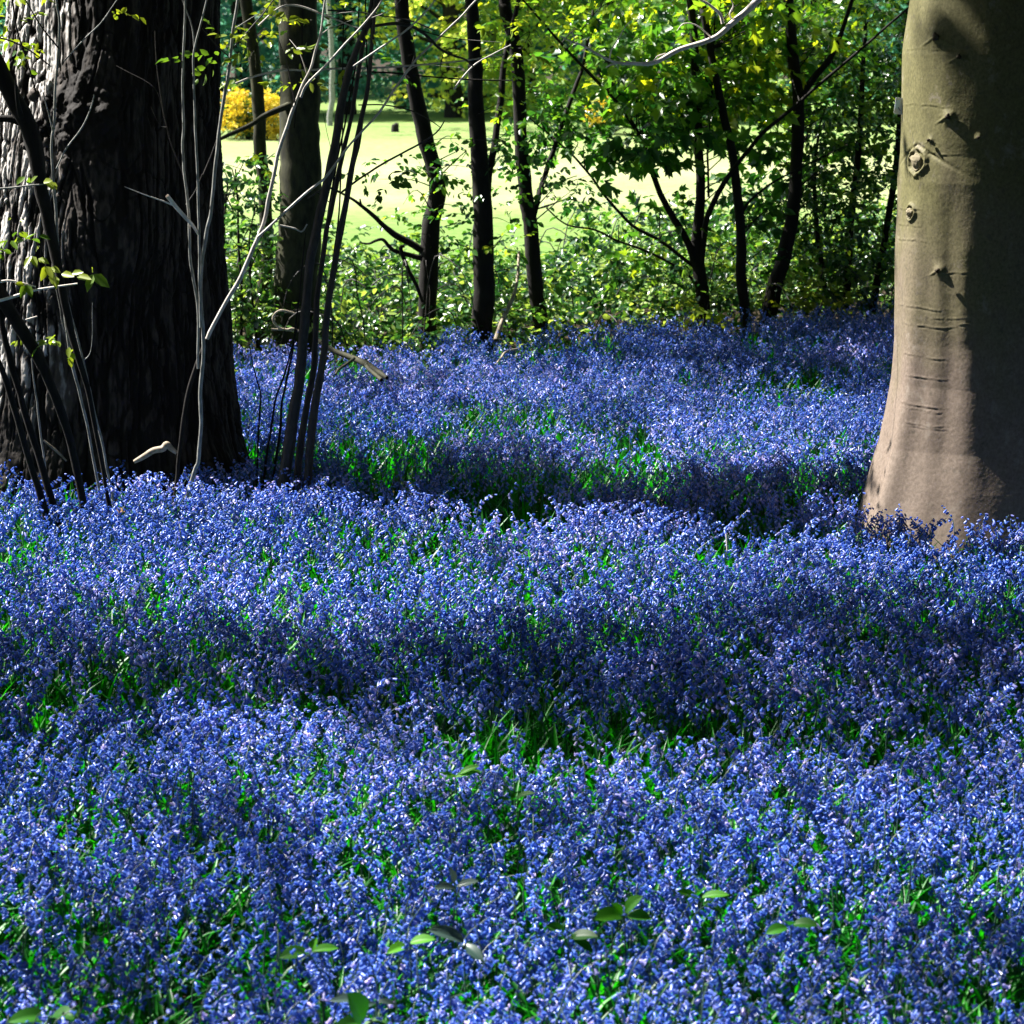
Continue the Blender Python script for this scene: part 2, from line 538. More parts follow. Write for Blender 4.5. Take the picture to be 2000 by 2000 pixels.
# ------------------------------------------------------------------ desired sun and shade on the flowers (drives where the boughs hang)
def shade_wanted(px, py):
    px, py = np.asarray(px, float), np.asarray(py, float)
    w = 55 * (fbm(px / 260, py / 90, 5) - .5) * 2
    y = py + w * np.clip(py / 1300, .4, 1.2) + (px - 1000) * .03
    s = np.full(px.shape, .2)
    s = np.where(y < 690, .18 + .35 * sstep(1350, 1650, px), s)
    s = np.maximum(s * (1 - sstep(820, 860, y)), 0)
    s = np.where((y >= 690) & (y < 830), .16 + .3 * (fbm(px / 180, py / 60, 37, 3) > .56), s)
    band = sstep(835, 865, y) * (1 - sstep(925, 960, y)) * sstep(620, 760, px) * (1 - sstep(1000, 1150, px))
    s = np.maximum(s, .75 * band)
    band = sstep(900, 930, y) * (1 - sstep(995, 1020, y)) * sstep(1130, 1250, px)
    s = np.maximum(s, .9 * band)
    band = sstep(1120, 1190, y) * (1 - sstep(1330, 1420, y - (px - 1000) * .00)) * (1 - .25 * sstep(1500, 1800, px) * sstep(1290, 1350, y))
    s = np.maximum(s, .95 * band)
    s = np.maximum(s, .10 + .35 * (fbm(px / 200, py / 100, 31) > .58) * (py > 1400))
    s = np.maximum(s, .8 * sstep(1840, 1910, y) * (1 - sstep(500, 900, px)))
    return np.clip(s, 0, 1)


# ------------------------------------------------------------------ old furrowed tree (left)
OAKC = np.array([-2.06, 14.95])


def rings_to_mesh(mb, V):
    nz, nt = V.shape[:2]
    i = np.arange(nz - 1)[:, None] * nt
    j = np.arange(nt)[None]
    q = np.stack([i + j, i + (j + 1) % nt, i + nt + (j + 1) % nt, i + nt + j], -1).reshape(-1, 4)
    mb.add(V.reshape(-1, 3), q)


def limb(mb, p0, p1, r0, r1, sag=.3, n=16, sides=10):
    p0, p1 = np.array(p0, float), np.array(p1, float)
    m1 = p0 * .65 + p1 * .35 + np.array([R.uniform(-.3, .3), R.uniform(-.3, .3), sag])
    m2 = p0 * .3 + p1 * .7 + np.array([R.uniform(-.3, .3), R.uniform(-.3, .3), sag])
    return tube(mb, [p0, m1, m2, p1], [r0, r0 * .7 + r1 * .3, r1 * 1.3, r1], sides, n, wob=.25, rough=.2)


def sun_targets():
    tg = []
    for py_ in range(0, 980, 80):
        for px_ in (1705, 1735, 1770, 1810, 1840):
            tg.append(at(px_, py_, 13.15))
    for px_, py_ in ((1764, 80), (1759, 205), (1752, 350), (1748, 480), (1748, 570), (1746, 660), (1739, 740), (1729, 800), (1718, 860), (1700, 920), (1690, 960)):
        tg.append(at(px_ + 3, py_, 13.42)); tg.append(at(px_ + 10, py_, 13.3))
    for py_ in range(-40, 330, 60):
        for px_ in (20, 70, 120, 170, 215):
            tg.append(at(px_, py_, 14.5))
    for x, y in ((1480, 0), (1433, 42), (1392, 75), (1327, 96), (1276, 122), (1207, 123), (1150, 100), (1412, 30)):
        tg.append(at(x, y, 13.0))
    for q in ((560, 500), (600, 250), (540, 320), (480, 530), (430, 620), (395, 600), (393, 450), (420, 320), (395, 800), (640, 200), (690, 120), (620, 60), (740, 220), (90, 550), (60, 510), (180, 540), (345, 405)):
        tg.append(at(*q, 13.6))
    return np.array(tg)


SUN_TARGETS = sun_targets()
_g = [at(x, y, 21.3) for x in range(430, 1720, 70) for y in range(20, 640, 90)]
TREELINE = np.array(_g)


def beam_dist(c, tg):
    w = c[:, None] - tg[None]
    al = (w * SUN).sum(-1)
    return np.where(al > 0, np.linalg.norm(w - al[..., None] * SUN, axis=-1), 9).min(1)


def build_old_tree():
    t = thing('old_tree', 'massive old tree with furrowed grey bark and a mossy burr, its base in bluebells', 'tree', (OAKC[0], OAKC[1], 0))
    loc = (OAKC[0], OAKC[1], 0)
    nz, nt = 580, 900
    z = np.concatenate([np.linspace(-.15, 2.9, 520), np.linspace(2.92, 3.75, 60)])
    th = np.linspace(0, 2 * PI, nt, endpoint=False)      # th=0 -> +X, -pi/2 -> towards camera
    Z, T = np.meshgrid(z, th, indexing='ij')
    Rz = np.interp(z, [-.2, .1, .35, .7, 1.2, 2.0, 2.7, 4, 5.6], [.86, .78, .715, .675, .64, .58, .54, .50, .42])
    cx = np.interp(z, [-.2, .5, 1.2, 2.6, 5.6], [-2.16, -2.14, -2.13, -2.05, -1.95])
    # coordinates on the bark that do not break at the seam
    U, W = np.cos(T) * .62, np.sin(T) * .62
    arc = T * .62
    # burr
    bt, bz = -PI / 2 - .10, 2.02
    da, dz = (T - bt) * .6, Z - bz
    da = (da + PI * .6) % (2 * PI * .6) - PI * .6
    rr = np.sqrt((da / .20) ** 2 + (dz / .26) ** 2)
    bur = np.exp(-rr ** 2 * 1.1)
    # furrows flow round the burr
    wa = arc + .09 * np.exp(-rr ** 2 * .5) * np.sign(da) * np.exp(-np.abs(da) * 2) + .035 * (fbm(arc * 2.2, Z * 1.4, 3) - .5) * 2
    f = 1 - np.clip(np.abs(fbm(wa * 21, Z * 2.6 + fbm(arc * 4, Z * 3, 9) * .4, 21, 3) - .5) * 7.5, 0, 1)
    g = 1 - np.abs(2 * vnoise(wa * 46, Z * 3.4, 22) - 1)
    hc = sstep(.80, .97, 1 - np.abs(2 * vnoise(wa * 9, Z * 9 + 3 * vnoise(wa * 14, Z * 2, 25), 26) - 1))
    fur = -.030 * f ** 1.6 - .009 * g ** 2.5 - .009 * hc + .010 * fbm(arc * 60, Z * 45, 5, 3) + .035 * (fbm(arc * 3, Z * 1.5, 6, 2) - .5)
    lump = fbm(arc * 16, Z * 15, 41, 4)
    d = fur * (1 - .75 * np.clip(bur, 0, 1)) + bur * (.085 + .13 * (lump - .5))
    hole = np.exp(-(((T - bt + .02) * .6 / .055) ** 2 + ((Z - 2.27) / .07) ** 2))
    d -= .10 * hole
    ld = np.exp(-((((T - bt + .05) * .6) / .13) ** 2 + ((Z - 1.50) / .05) ** 2))
    d += .055 * ld * (.5 + lump)
    # flat sunward face with a rib at its front edge
    qq = (T + PI / 2 - .20 + PI) % (2 * PI) - PI
    d += .21 * np.exp(-(qq / .40) ** 2) * sstep(.9, 1.6, Z)
    # root flare
    for a, w, h in ((-.55, .16, .22), (-1.35, .2, .05), (-2.3, .2, .14), (.6, .22, .2), (2.2, .25, .2), (3.0, .25, .25)):
        q = (T - a + PI) % (2 * PI) - PI
        d += h * np.exp(-(q / w) ** 2) * np.exp(-np.clip(Z, 0, 9) / .17)
    rad = Rz[:, None] + d
    V = np.stack([cx[:, None] + rad * np.cos(T) - loc[0], OAKC[1] + rad * np.sin(T) - loc[1], Z], -1)
    mb = MB(); rings_to_mesh(mb, V)
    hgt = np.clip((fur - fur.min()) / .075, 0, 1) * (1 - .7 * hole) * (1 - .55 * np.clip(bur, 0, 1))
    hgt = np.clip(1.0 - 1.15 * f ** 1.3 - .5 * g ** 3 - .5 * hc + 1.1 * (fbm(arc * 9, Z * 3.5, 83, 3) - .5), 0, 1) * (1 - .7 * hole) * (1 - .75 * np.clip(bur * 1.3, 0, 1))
    hgt = hgt * (.30 + .70 * sstep(-.15, .45, -np.cos(T)) * sstep(.5, 1.3, Z + .5 * fbm(arc * 3, Z * 3, 84)))  # sun and shade painted in: bark paler on the upper sunward side, darker elsewhere
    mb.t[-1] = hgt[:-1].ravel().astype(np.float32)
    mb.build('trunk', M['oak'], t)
    # epicormic lumps and mossy knobs of the burr
    mb = MB()
    for k in range(46):
        a, zz = bt - .08 + R.normal() * .20, bz + R.normal() * .17 - .02
        rad0 = np.interp(zz, z, Rz) + .075
        c = np.array([np.interp(zz, z, cx) + rad0 * math.cos(a), OAKC[1] + rad0 * math.sin(a), zz]) - loc
        r = R.uniform(.012, .032)
        tt = np.linspace(0, PI, 7)[:, None]; pp = np.linspace(0, 2 * PI, 9, endpoint=False)[None]
        s = np.stack([np.sin(tt) * np.cos(pp), np.sin(tt) * np.sin(pp), np.cos(tt) * np.ones_like(pp)], -1)
        s = s * (r * (1 + .5 * (R.random(s.shape[:2]) - .5)))[..., None]
        V = c + s
        rings_to_mesh(mb, V)
    mb.t = [np.full(len(k), R.uniform(.0, .45), np.float32) for k in mb.t]
    build_each(mb, 'burr', M['oak'], t)
    # limbs
    mb = MB()
    top = np.array([-1.98, 14.93, 3.6])
    tg = SUN_TARGETS
    def clear(p, g):
        w = p[:, None] - tg[None]
        al = (w * SUN).sum(-1)
        return np.where(al > 0, np.linalg.norm(w - al[..., None] * SUN, axis=-1), 9).min() > g
    def falls_right(p):
        """do the limb's shadows fall where the photo has shade (or out of the picture)?"""
        g = p[:, :2] - SUN[:2] / SUN[2] * (p[:, 2:3] - .33)
        x, y = to_px(np.column_stack([g, np.full(len(g), .33)]))
        on = (x > -50) & (x < 2050) & (y < 2050) & (y > 620)
        return (shade_wanted(x[on], y[on]) > .5).mean() if on.sum() > 1 else 1.0
    n_l = 0
    for tr in range(400):
        a, l = R.uniform(0, 2 * PI), R.uniform(4, 8)
        e = top + [l * math.cos(a), l * math.sin(a), R.uniform(2.2, 5)]
        tmp = MB()
        p, r = limb(tmp, top - [0, 0, R.uniform(0, .25)], e, .19, .04, R.uniform(-.6, .6))
        if not clear(p[1:], .2) or falls_right(p[2:]) < (.75 if n_l < 6 else .6): continue
        mb.add(tmp.v[0], tmp.q[0])
        n_l += 1
        for k in range(5):
            tmp = MB()
            i = R.integers(6, 15)
            q_, _ = limb(tmp, p[i], p[i] + R.normal(size=3) * [1.3, 1.3, .7] + [0, 0, .6], r[i] * .5, .012, .1, 9, 6)
            if clear(q_, .1) and falls_right(q_) > .5: mb.add(tmp.v[0], tmp.q[0])
        if n_l >= 9: break
    print('limbs', n_l)
    build_each(mb, 'limb', M['oak'], t, loc)
    # crown: boughs hang where the photo's flowers lie in shade
    tg = SUN_TARGETS
    shift = SUN[:2] / SUN[2]
    gx, gy = np.meshgrid(np.arange(-6, 6.5, .20), np.arange(4.0, 22.5, .20))
    gx, gy = (gx + R.uniform(-.15, .15, gx.shape)).ravel(), (gy + R.uniform(-.15, .15, gx.shape)).ravel()
    px, py = to_px(np.stack([gx, gy, np.full(gx.shape, .33)], -1))
    s = shade_wanted(px, py)
    inside = (px > -250) & (px < 2250) & (py < 2300)
    s = np.where(inside, s, .55)
    keep = R.random(len(s)) < s * .9
    gx, gy = gx[keep], gy[keep]
    h = R.uniform(5.2, 8.6, len(gx))
    C = np.stack([gx + shift[0] * h, gy + shift[1] * h, h + .33], -1)
    # keep open the sunbeams that reach the beech, the old trunk's lit side and the stems
    C = C[(beam_dist(C, tg) > .36) & ((beam_dist(C, TREELINE) > .3) | (R.random(len(C)) < .06))]
    print('canopy clumps', len(C))
    mb = MB()
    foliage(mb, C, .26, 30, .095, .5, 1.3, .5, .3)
    # the upper crown, loose, mostly beyond the part that shades the view
    U2 = []
    while len(U2) < 700:
        p = np.array([-2.0, 15, 10.0]) + R.normal(size=3) * [3.6, 3.4, 1.7]
        if p[2] > 7.5: U2.append(p)
    U2 = np.array(U2)
    g = U2[:, :2] - shift * (U2[:, 2:3] - .33)
    px, py = to_px(np.column_stack([g, np.full(len(g), .33)]))
    s = np.where((px > -100) & (px < 2100) & (py < 2100), shade_wanted(px, py) > .6, True)
    U2 = U2[s & (beam_dist(U2, tg) > .55) & ((beam_dist(U2, TREELINE) > .5) | (R.random(len(U2)) < .03))]
    foliage(mb, U2, .5, 45, .11, .5, 1.3, .5, .3)
    mb.build('crown', M['leaf_canopy'], t, loc=loc)


build_old_tree()

# ------------------------------------------------------------------ beech (right)
BX, BY = 2.18, 13.42


def build_beech():
    loc = (BX, BY, 0)
    t = thing('beech_tree', 'smooth grey beech trunk sunlit down its left side, rooted at the right edge', 'tree', loc)
    nz, nt = 760, 900
    z = np.concatenate([np.linspace(-.12, 2.85, 640), np.linspace(2.87, 7.5, 120)])
    th = np.linspace(0, 2 * PI, nt, endpoint=False)
    Z, T = np.meshgrid(z, th, indexing='ij')
    # left outline read from the photo, right outline mirrored about the axis
    lp = [(1777, 0), (1764, 80), (1761, 105), (1759, 205), (1757, 300), (1752, 350), (1748, 480), (1748, 570), (1746, 660), (1739, 740), (1729, 800), (1718, 860), (1697, 930), (1682, 985), (1668, 1030), (1655, 1070)]
    lz = np.array([at(a, b, BY)[2] for a, b in lp])[::-1]
    lx = np.array([at(a, b, BY)[0] for a, b in lp])[::-1]
    ax = 2.24
    Rz = np.interp(z, lz, ax - lx)
    Rz = np.where(z > lz[-1], Rz - (z - lz[-1]) * .02, Rz)
    cx = np.full_like(z, ax)
    q = lambda a: (T - a + PI) % (2 * PI) - PI
    d = .016 * (fbm(T * 1.3 + 7, Z * 1.1, 51, 3) - .5) * 2 * np.minimum(1, np.minimum(T, 2 * PI - T) * 3)
    zz = np.clip(Z, 0, 9)
    fl = np.exp(-zz / .32)
    # buttress flutes
    for a, w, h in ((-2.62, .17, .075), (-2.15, .26, .06), (-1.25, .3, .06), (-.4, .3, .08), (.6, .4, .06), (1.8, .4, .08)):
        d += h * np.exp(-(q(a) / w) ** 2) * fl
    d += .050 * np.exp(-(q(-2.58) / .12) ** 2) * np.exp(-zz / .65)
    d -= .034 * np.exp(-(q(-2.86) / .13) ** 2) * np.exp(-zz / .65)
    d -= .12 * np.exp(-(q(-2.74) / .075) ** 2) * np.exp(-zz / .17)
    d += .07 * np.exp(-(q(-2.45) / .20) ** 2) * np.exp(-zz / .15)
    d -= .03 * np.exp(-(q(-2.10) / .14) ** 2) * np.exp(-zz / .5)
    # long vertical swell and hollow
    d += .018 * np.exp(-(q(-2.72) / .22) ** 2) * sstep(.2, .6, Z) * (1 - sstep(1.2, 1.7, Z))
    d -= .010 * np.exp(-(q(-2.15) / .12) ** 2) * sstep(.3, .8, Z) * (1 - sstep(1.4, 1.9, Z))

    def where(px, py):
        p = at(px, py, BY - .25)
        zq = p[2]
        r = np.interp(zq, z, Rz)
        s = np.clip((p[0] - ax) / r, -.995, .995)
        return -PI / 2 - math.acos(np.clip(-s, -1, 1)) + PI / 2 if False else -(PI - math.acos(-s)) if s < 0 else -math.acos(s), zq, r

    # creases: (px0, px1, py, depth)
    for x0, x1, yy, dep in ((1770, 1850, 636, .006), (1765, 1830, 602, .005), (1775, 1838, 696, .006), (1778, 1840, 735, .007), (1772, 1835, 789, .008), (1772, 1830, 798, .006),
                            (1778, 1835, 826, .008), (1780, 1835, 831, .006), (1760, 1800, 472, .007), (1755, 1800, 445, .006), (1760, 1840, 207, .006),
                            (1770, 1860, 97, .005), (1764, 1800, 412, .006), (1830, 1885, 530, .005), (1810, 1870, 618, .005), (1865, 1890, 630, .006), (1763, 1860, 300, .006)):
        a0, z0, _ = where(x0, yy); a1, z1, _ = where(x1, yy)
        m = sstep(a0 - .05, a0 + .05, T - 2 * PI * (T > PI)) * (1 - sstep(a1 - .1, a1 + .1, T - 2 * PI * (T > PI)))
        zc = z0 + .004 * np.sin(T * 9)
        wv = .006 * (fbm(T * 6, Z * 0 + yy, 71, 3) - .5) * 2
        d += m * dep * .30 * np.clip(1.7 * fbm(T * 14, Z * 0 + yy, 72, 2) - .25, .05, 1) * (np.exp(-((Z - zc - wv - .004) / .0045) ** 2) - .8 * np.exp(-((Z - zc - wv + .004) / .004) ** 2))
    # branch scars: ring scar and small ones
    TT = T - 2 * PI * (T > PI)
    scars = []
    for sx, sy, r0, amp in ((1793, 316, .062, .016), (1782, 417, .036, .014), (1828, 72, .030, .02), (1866, 110, .018, .014), (1847, 226, .022, .018), (1828, 525, .02, .012), (1815, 273, .012, .01), (1900, 265, .012, .008)):
        a, zq, r = where(sx, sy)
        dx = (TT - a) * r
        rho = np.sqrt(dx ** 2 + ((Z - zq) * 1.0) ** 2)
        ir = 1 + .35 * (fbm(dx * 40 + sx, (Z - zq) * 40, 33, 3) - .5)
        if r0 > .03 and amp < .018:
            d += amp * .7 * (np.exp(-((rho * ir - r0) / (r0 * .22)) ** 2) - .5 * np.exp(-((rho * ir - r0 * .72) / (r0 * .16)) ** 2))
            d += amp * .5 * np.exp(-(rho / (r0 * 1.6)) ** 2)
        else:
            d += amp * .9 * np.exp(-(rho * ir / (r0 * 1.3)) ** 2)
            for sg in (-1, 1):      # drooping fold to each side
                d += amp * .25 * np.exp(-(((Z - zq) + .5 * np.abs(dx) - .2 * r0) / (r0 * .22)) ** 2) * np.exp(-((dx - sg * r0 * 1.6) / (r0 * 1.4)) ** 2)
        scars.append((a, zq, r, r0))
    # moustache crease over the ring scar
    a, zq, r, r0 = scars[0]
    dx = (TT - a) * r
    d -= .012 * np.exp(-((Z - zq - .075 + np.abs(dx) * .45) / .010) ** 2) * np.exp(-(dx / .16) ** 2)
    d += .0006 * (fbm(T * 45, Z * 120, 61, 2) - .5) + .0016 * (fbm(T * 7, Z * 14, 63, 3) - .5)
    rad = Rz[:, None] + d
    V = np.stack([cx[:, None] + rad * np.cos(T) - loc[0], BY + rad * np.sin(T) - loc[1], Z], -1)
    mb = MB(); rings_to_mesh(mb, V)
    mb.build('trunk', M['beech'], t)
    # knots: little stubs of lost twigs and the plug inside the ring scar
    for k, (a, zq, r, r0) in enumerate(scars):
        mb = MB()
        big = k < 2
        c = np.array([ax + (r + (.004 if big else .009)) * math.cos(a) - loc[0], (r + (.004 if big else .009)) * math.sin(a), zq])
        n = np.array([math.cos(a), math.sin(a), .05 if k else 0])
        u = np.array([-math.sin(a), math.cos(a), 0]); w = np.array([0, 0, 1.0])
        tt = np.linspace(0, 1, 8)[:, None]; pp = np.linspace(0, 2 * PI, 18, endpoint=False)[None]
        big = k < 2
        rr = r0 * (.60 if big else .62) * np.sqrt(1 - tt ** 2 * .999) * (1 + .16 * np.sin(pp * 3 + k) + .1 * np.sin(pp * 5) + .25 * (R.random((1, 18)) - .5))
        h = (.012 if big else .014) * tt + (.004 * np.cos(rr / r0 * 18) if big else 0)
        V = c + rr[..., None] * (np.cos(pp)[..., None] * u + np.sin(pp)[..., None] * w) + h[..., None] * n
        rings_to_mesh(mb, V)
        mb.build('branch_scar' if big else 'knot', M['scar'] if big else M['knot'], t)
    # pale low bough that dips in at the top of the picture
    mb = MB()
    Yb = 13.0
    P = [at(2060, -700, 13.3), at(1800, -420, 13.15), at(1640, -190, 13.05)] + [at(x, y, Yb) for x, y in ((1545, -70), (1480, 0), (1433, 42), (1392, 75), (1327, 96), (1276, 122), (1235, 124), (1207, 123), (1183, 115))]
    tube(mb, P, np.array([40, 36, 22, 13, 12, 11, 10, 8.5, 8, 7.5, 6, 5, 4]) / 2 * Yb / FPX * 1.15, 9, 70, wob=.02, rough=.35)
    for tw, r0 in (([(1412, 46), (1406, 28), (1390, 14), (1376, 4), (1360, -4)], 7), ([(1187, 116), (1160, 102), (1135, 88), (1115, 82), (1094, 70)], 5), ([(1190, 117), (1196, 96), (1210, 72), (1219, 55), (1232, 40)], 3),
                   ([(1207, 123), (1190, 128), (1183, 132)], 4), ([(1276, 122), (1284, 110), (1300, 104)], 3), ([(1120, 84), (1121, 72), (1117, 62)], 3), ([(1240, 124), (1222, 119), (1205, 110)], 3),
                   ([(1392, 75), (1360, 50), (1335, 46), (1322, 60)], 3), ([(1433, 42), (1425, 28), (1432, 10), (1424, -6)], 3)):
        tube(mb, [at(x, y, Yb) for x, y in tw], np.array([r0, r0 * .8, r0 * .5]) / 2 * Yb / FPX, 6, 24, wob=.03, rough=.3)
    mb.build('bough', M['pink'], t, loc=loc)
    # limbs and crown
    mb = MB()
    for e in ((6, 12, 8.5), (5.5, 16.5, 9), (3.0, 10.5, 10), (1.5, 15.5, 10.5), (7.5, 14, 7.5)):
        p, r = limb(mb, (ax, BY, R.uniform(5.5, 7.4)), e, .2, .05, .4)
        for k in range(4):
            i = R.integers(6, 15)
            limb(mb, p[i], p[i] + R.normal(size=3) * [1.2, 1.2, .6], r[i] * .6, .012, .1, 9, 6)
    build_each(mb, 'limb', M['beech'], t, loc)
    mb = MB()
    shift = SUN[:2] / SUN[2]
    U2 = []
    while len(U2) < 800:
        p = np.array([4.2, 12.6, 7.8]) + R.normal(size=3) * [2.6, 3.2, 1.5]
        if p[2] > 4.6: U2.append(p)
    U2 = np.array(U2)
    g = U2[:, :2] - shift * (U2[:, 2:3] - .33)
    px, py = to_px(np.column_stack([g, np.full(len(g), .33)]))
    ok = np.where((px > -100) & (px < 2050) & (py < 2100), shade_wanted(px, py) > .6, True)
    ok &= beam_dist(U2, SUN_TARGETS) > .5
    foliage(mb, U2[ok], .5, 45, .085, .45, 1.3, .5, .3)
    mb.build('crown', M['leaf_canopy'], t, loc=loc)
    # little plate pinned on the trunk
    c = at(1756, 207, BY - .02)
    pl = thing('marker_plate', 'small white plate pinned to the left edge of the beech trunk', 'plate', tuple(c))
    def plate(x0, x1, z0, z1, y0, y1, mat, name, parent, cut=0, skew=0):
        mb = MB()
        o = [(x0 + cut, z0), (x1 - cut, z0), (x1, z0 + cut), (x1 + skew, z1), (x0 + skew, z1), (x0, z0 + cut)]
        v = [(a, y0, b) for a, b in o] + [(a, y1, b) for a, b in o]
        q = [(0, 1, 2, 3), (0, 3, 4, 5), (9, 8, 7, 6), (11, 10, 9, 6)] + [(k, (k + 6), (k + 1) % 6 + 6, (k + 1) % 6) for k in range(6)]
        mb.add(v, q)
        return mb.build(name, mat, parent, smooth=False)
    plate(-.022, .022, -.038, .038, -.004, .0, simple_mat('white_enamel', (.75, .80, .80), .35), 'face', pl, .006, .003)
    plate(-.017, .000, -.012, .028, -.0065, -.0045, simple_mat('pale_blue_print', (.60, .80, .88), .4), 'print', pl, .003, .004)
    mb = MB(); tube(mb, [(-.004, -.0075, -.006), (.003, -.0075, -.016), (.008, -.0075, -.022)], [.0022, .0022, .0012], 5, 8)
    mb.build('mark', simple_mat('grey_print', (.10, .13, .12), .6), pl)
    mb = MB(); tube(mb, [(.018, .001, -.012), (.026, -.002, -.015), (.045, -.01, -.010), (.075, -.06, -.006)], [.0035, .0035, .003, .002], 6, 12)
    mb.build('pin', M['knot'], pl)
    pl.rotation_euler = (0, math.radians(4), 0)


build_beech()


# ------------------------------------------------------------------ stems read off the photo
def stem(mb, pts, Y, w, ground=False, sides=7, wob=.012, up=None, rough=.15, n=None, dY=0):
    """pts in photo pixels, w widths in photo pixels; Y may be a pair (first, last)"""
    Ys = np.linspace(Y[0], Y[1], len(pts)) if isinstance(Y, tuple) else np.full(len(pts), Y)
    P = [at(a, b, y) for (a, b), y in zip(pts, Ys)]
    W = list(np.interp(np.linspace(0, 1, len(pts)), np.linspace(0, 1, len(w)), w) * np.mean(Ys) / FPX / 2)
    if ground:
        a, b = P[0], P[1]
        dirn = (a - b) / max(1e-6, (b - a)[2])
        g = a + dirn * (a[2] + .06)
        g[:2] = a[:2] + np.clip(g[:2] - a[:2], -.25, .25)
        g[2] = -.06
        P = [g] + P
        W = [W[0] * 1.25] + W
    if up:
        k = P[-1] + (P[-1] - P[-2]) / np.linalg.norm(P[-1] - P[-2]) * up
        P.append(k); W.append(W[-1] * .6)
    return tube(mb, P, W, sides, n or len(P) * 6, wob=wob, rough=rough)


def zone(px, py, rx, ry, Y, dY, n):
    """n points in a pixel ellipse, spread in depth"""
    a, r = R.uniform(0, 2 * PI, n), np.sqrt(R.random(n))
    yy = Y + R.uniform(-dY, dY, n)
    return np.array([at(px + rx * r[i] * math.cos(a[i]), py + ry * r[i] * math.sin(a[i]), yy[i]) for i in range(n)])


def twigs(mb, trunk_pts, centres, frac=.4, r=.006):
    T = np.asarray(trunk_pts)
    for c in centres:
        if R.random() > frac: continue
        d = np.linalg.norm(T - c, axis=1) + 1.2 * np.maximum(0, T[:, 2] - c[2] + .1)
        i = d.argmin()
        a = T[i]
        if np.linalg.norm(c - a) > 2.2: continue
        mid = a * .5 + c * .5 + R.normal(size=3) * .06 + [0, 0, .05]
        tube(mb, [a, mid, c + R.normal(size=3) * .05], [r, r * .6, r * .25], 5, 9, wob=.05)


def crown_above(n, x, y, z0, z1, rx=1.3, ry=1.2):
    c = np.column_stack([x + R.normal(size=n) * rx, y + R.normal(size=n) * ry, R.uniform(z0, z1, n)])
    return c


def tree(name, label, trunks, zones, mats, up=3.0, crown=None, twig_frac=.4, extra=None, tmat='dark', group=None, leaf='leaf_mid', dead=None):
    """trunks: list of (pts, Y, widths, ground)"""
    p0 = at(*trunks[0][0][0], trunks[0][1] if not isinstance(trunks[0][1], tuple) else trunks[0][1][0])
    loc = (p0[0], p0[1], 0)
    t = thing(name, label, 'tree', loc, group)
    allp = []
    for k, (pts, Y, w, ground, upk) in enumerate(trunks):
        mb = MB()
        p, r = stem(mb, pts, Y, w, ground, 12 if w[0] > 15 else 8, .03, upk, .22)
        allp.append(p)
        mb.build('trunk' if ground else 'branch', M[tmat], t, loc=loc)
    allp = np.vstack(allp)
    cl = []
    mbt, mbl = MB(), MB()
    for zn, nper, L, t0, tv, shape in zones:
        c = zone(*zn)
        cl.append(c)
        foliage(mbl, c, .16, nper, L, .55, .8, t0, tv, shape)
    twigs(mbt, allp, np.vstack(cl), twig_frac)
    if crown is not None:
        n, cx, cy, z0, z1, nper, L, shape = crown
        c = crown_above(n, cx, cy, z0, z1)
        c = c[(beam_dist(c, SUN_TARGETS) > .35) & ((beam_dist(c, TREELINE) > .35) | (R.random(len(c)) < .04))]
        foliage(mbl, c, .3, nper, L, .5, 1, .5, .3, shape)
        twigs(mbt, allp, c, .25, .012)
    for d in dead or []:
        mb = MB()
        for pts, Y, w in d:
            stem(mb, pts, Y, w, False, 6, .02)
        mb.build('dead_branch', M[tmat], t, loc=loc)
    build_each(mbt, 'twig', M[tmat], t, loc)
    mbl.build('crown', M[leaf], t, loc=loc)
    return t


# thin tree just right of the old one
tree('slender_tree', 'thin dark tree with one pale edge between the old tree and the olive trunk',
     [([(510, 655), (516, 560), (520, 480), (513, 330), (506, 220), (496, 100), (481, 0)], 20.6, [28, 25, 23], True, 3.5)],
     [((500, 40, 60, 60, 20.6, .4, 7), 10, .05, .7, .3, 'oval'), ((480, 120, 50, 40, 20.6, .4, 4), 9, .05, .75, .3, 'oval'), ((530, 300, 30, 15, 20.4, .2, 2), 7, .05, .8, .2, 'oval')], None,
     crown=(60, at(480, 0, 20.6)[0] - .2, 20.6, 3.4, 6.5, 40, .07, 'oval'), tmat='olive', leaf='leaf_bright')
# thick olive trunk
tree('olive_trunk_tree', 'thick straight trunk, olive on its sunlit edge, behind the leaning hazel rods',
     [([(572, 660), (578, 560), (585, 440), (588, 330), (585, 200), (584, 100), (583, 0)], 20.0, [92, 82, 78, 76], True, 4.5),
      ([(566, 205), (520, 225), (490, 245), (438, 268), (425, 275)], (19.9, 19.6), [14, 10, 8, 6], False, None)],
     [((600, 20, 60, 40, 19.8, .4, 4), 8, .05, .6, .3, 'oval')], None,
     crown=(130, at(583, 0, 20)[0] + .2, 20.0, 4.0, 8.5, 45, .08, 'oval'), tmat='olive', leaf='leaf_mid')
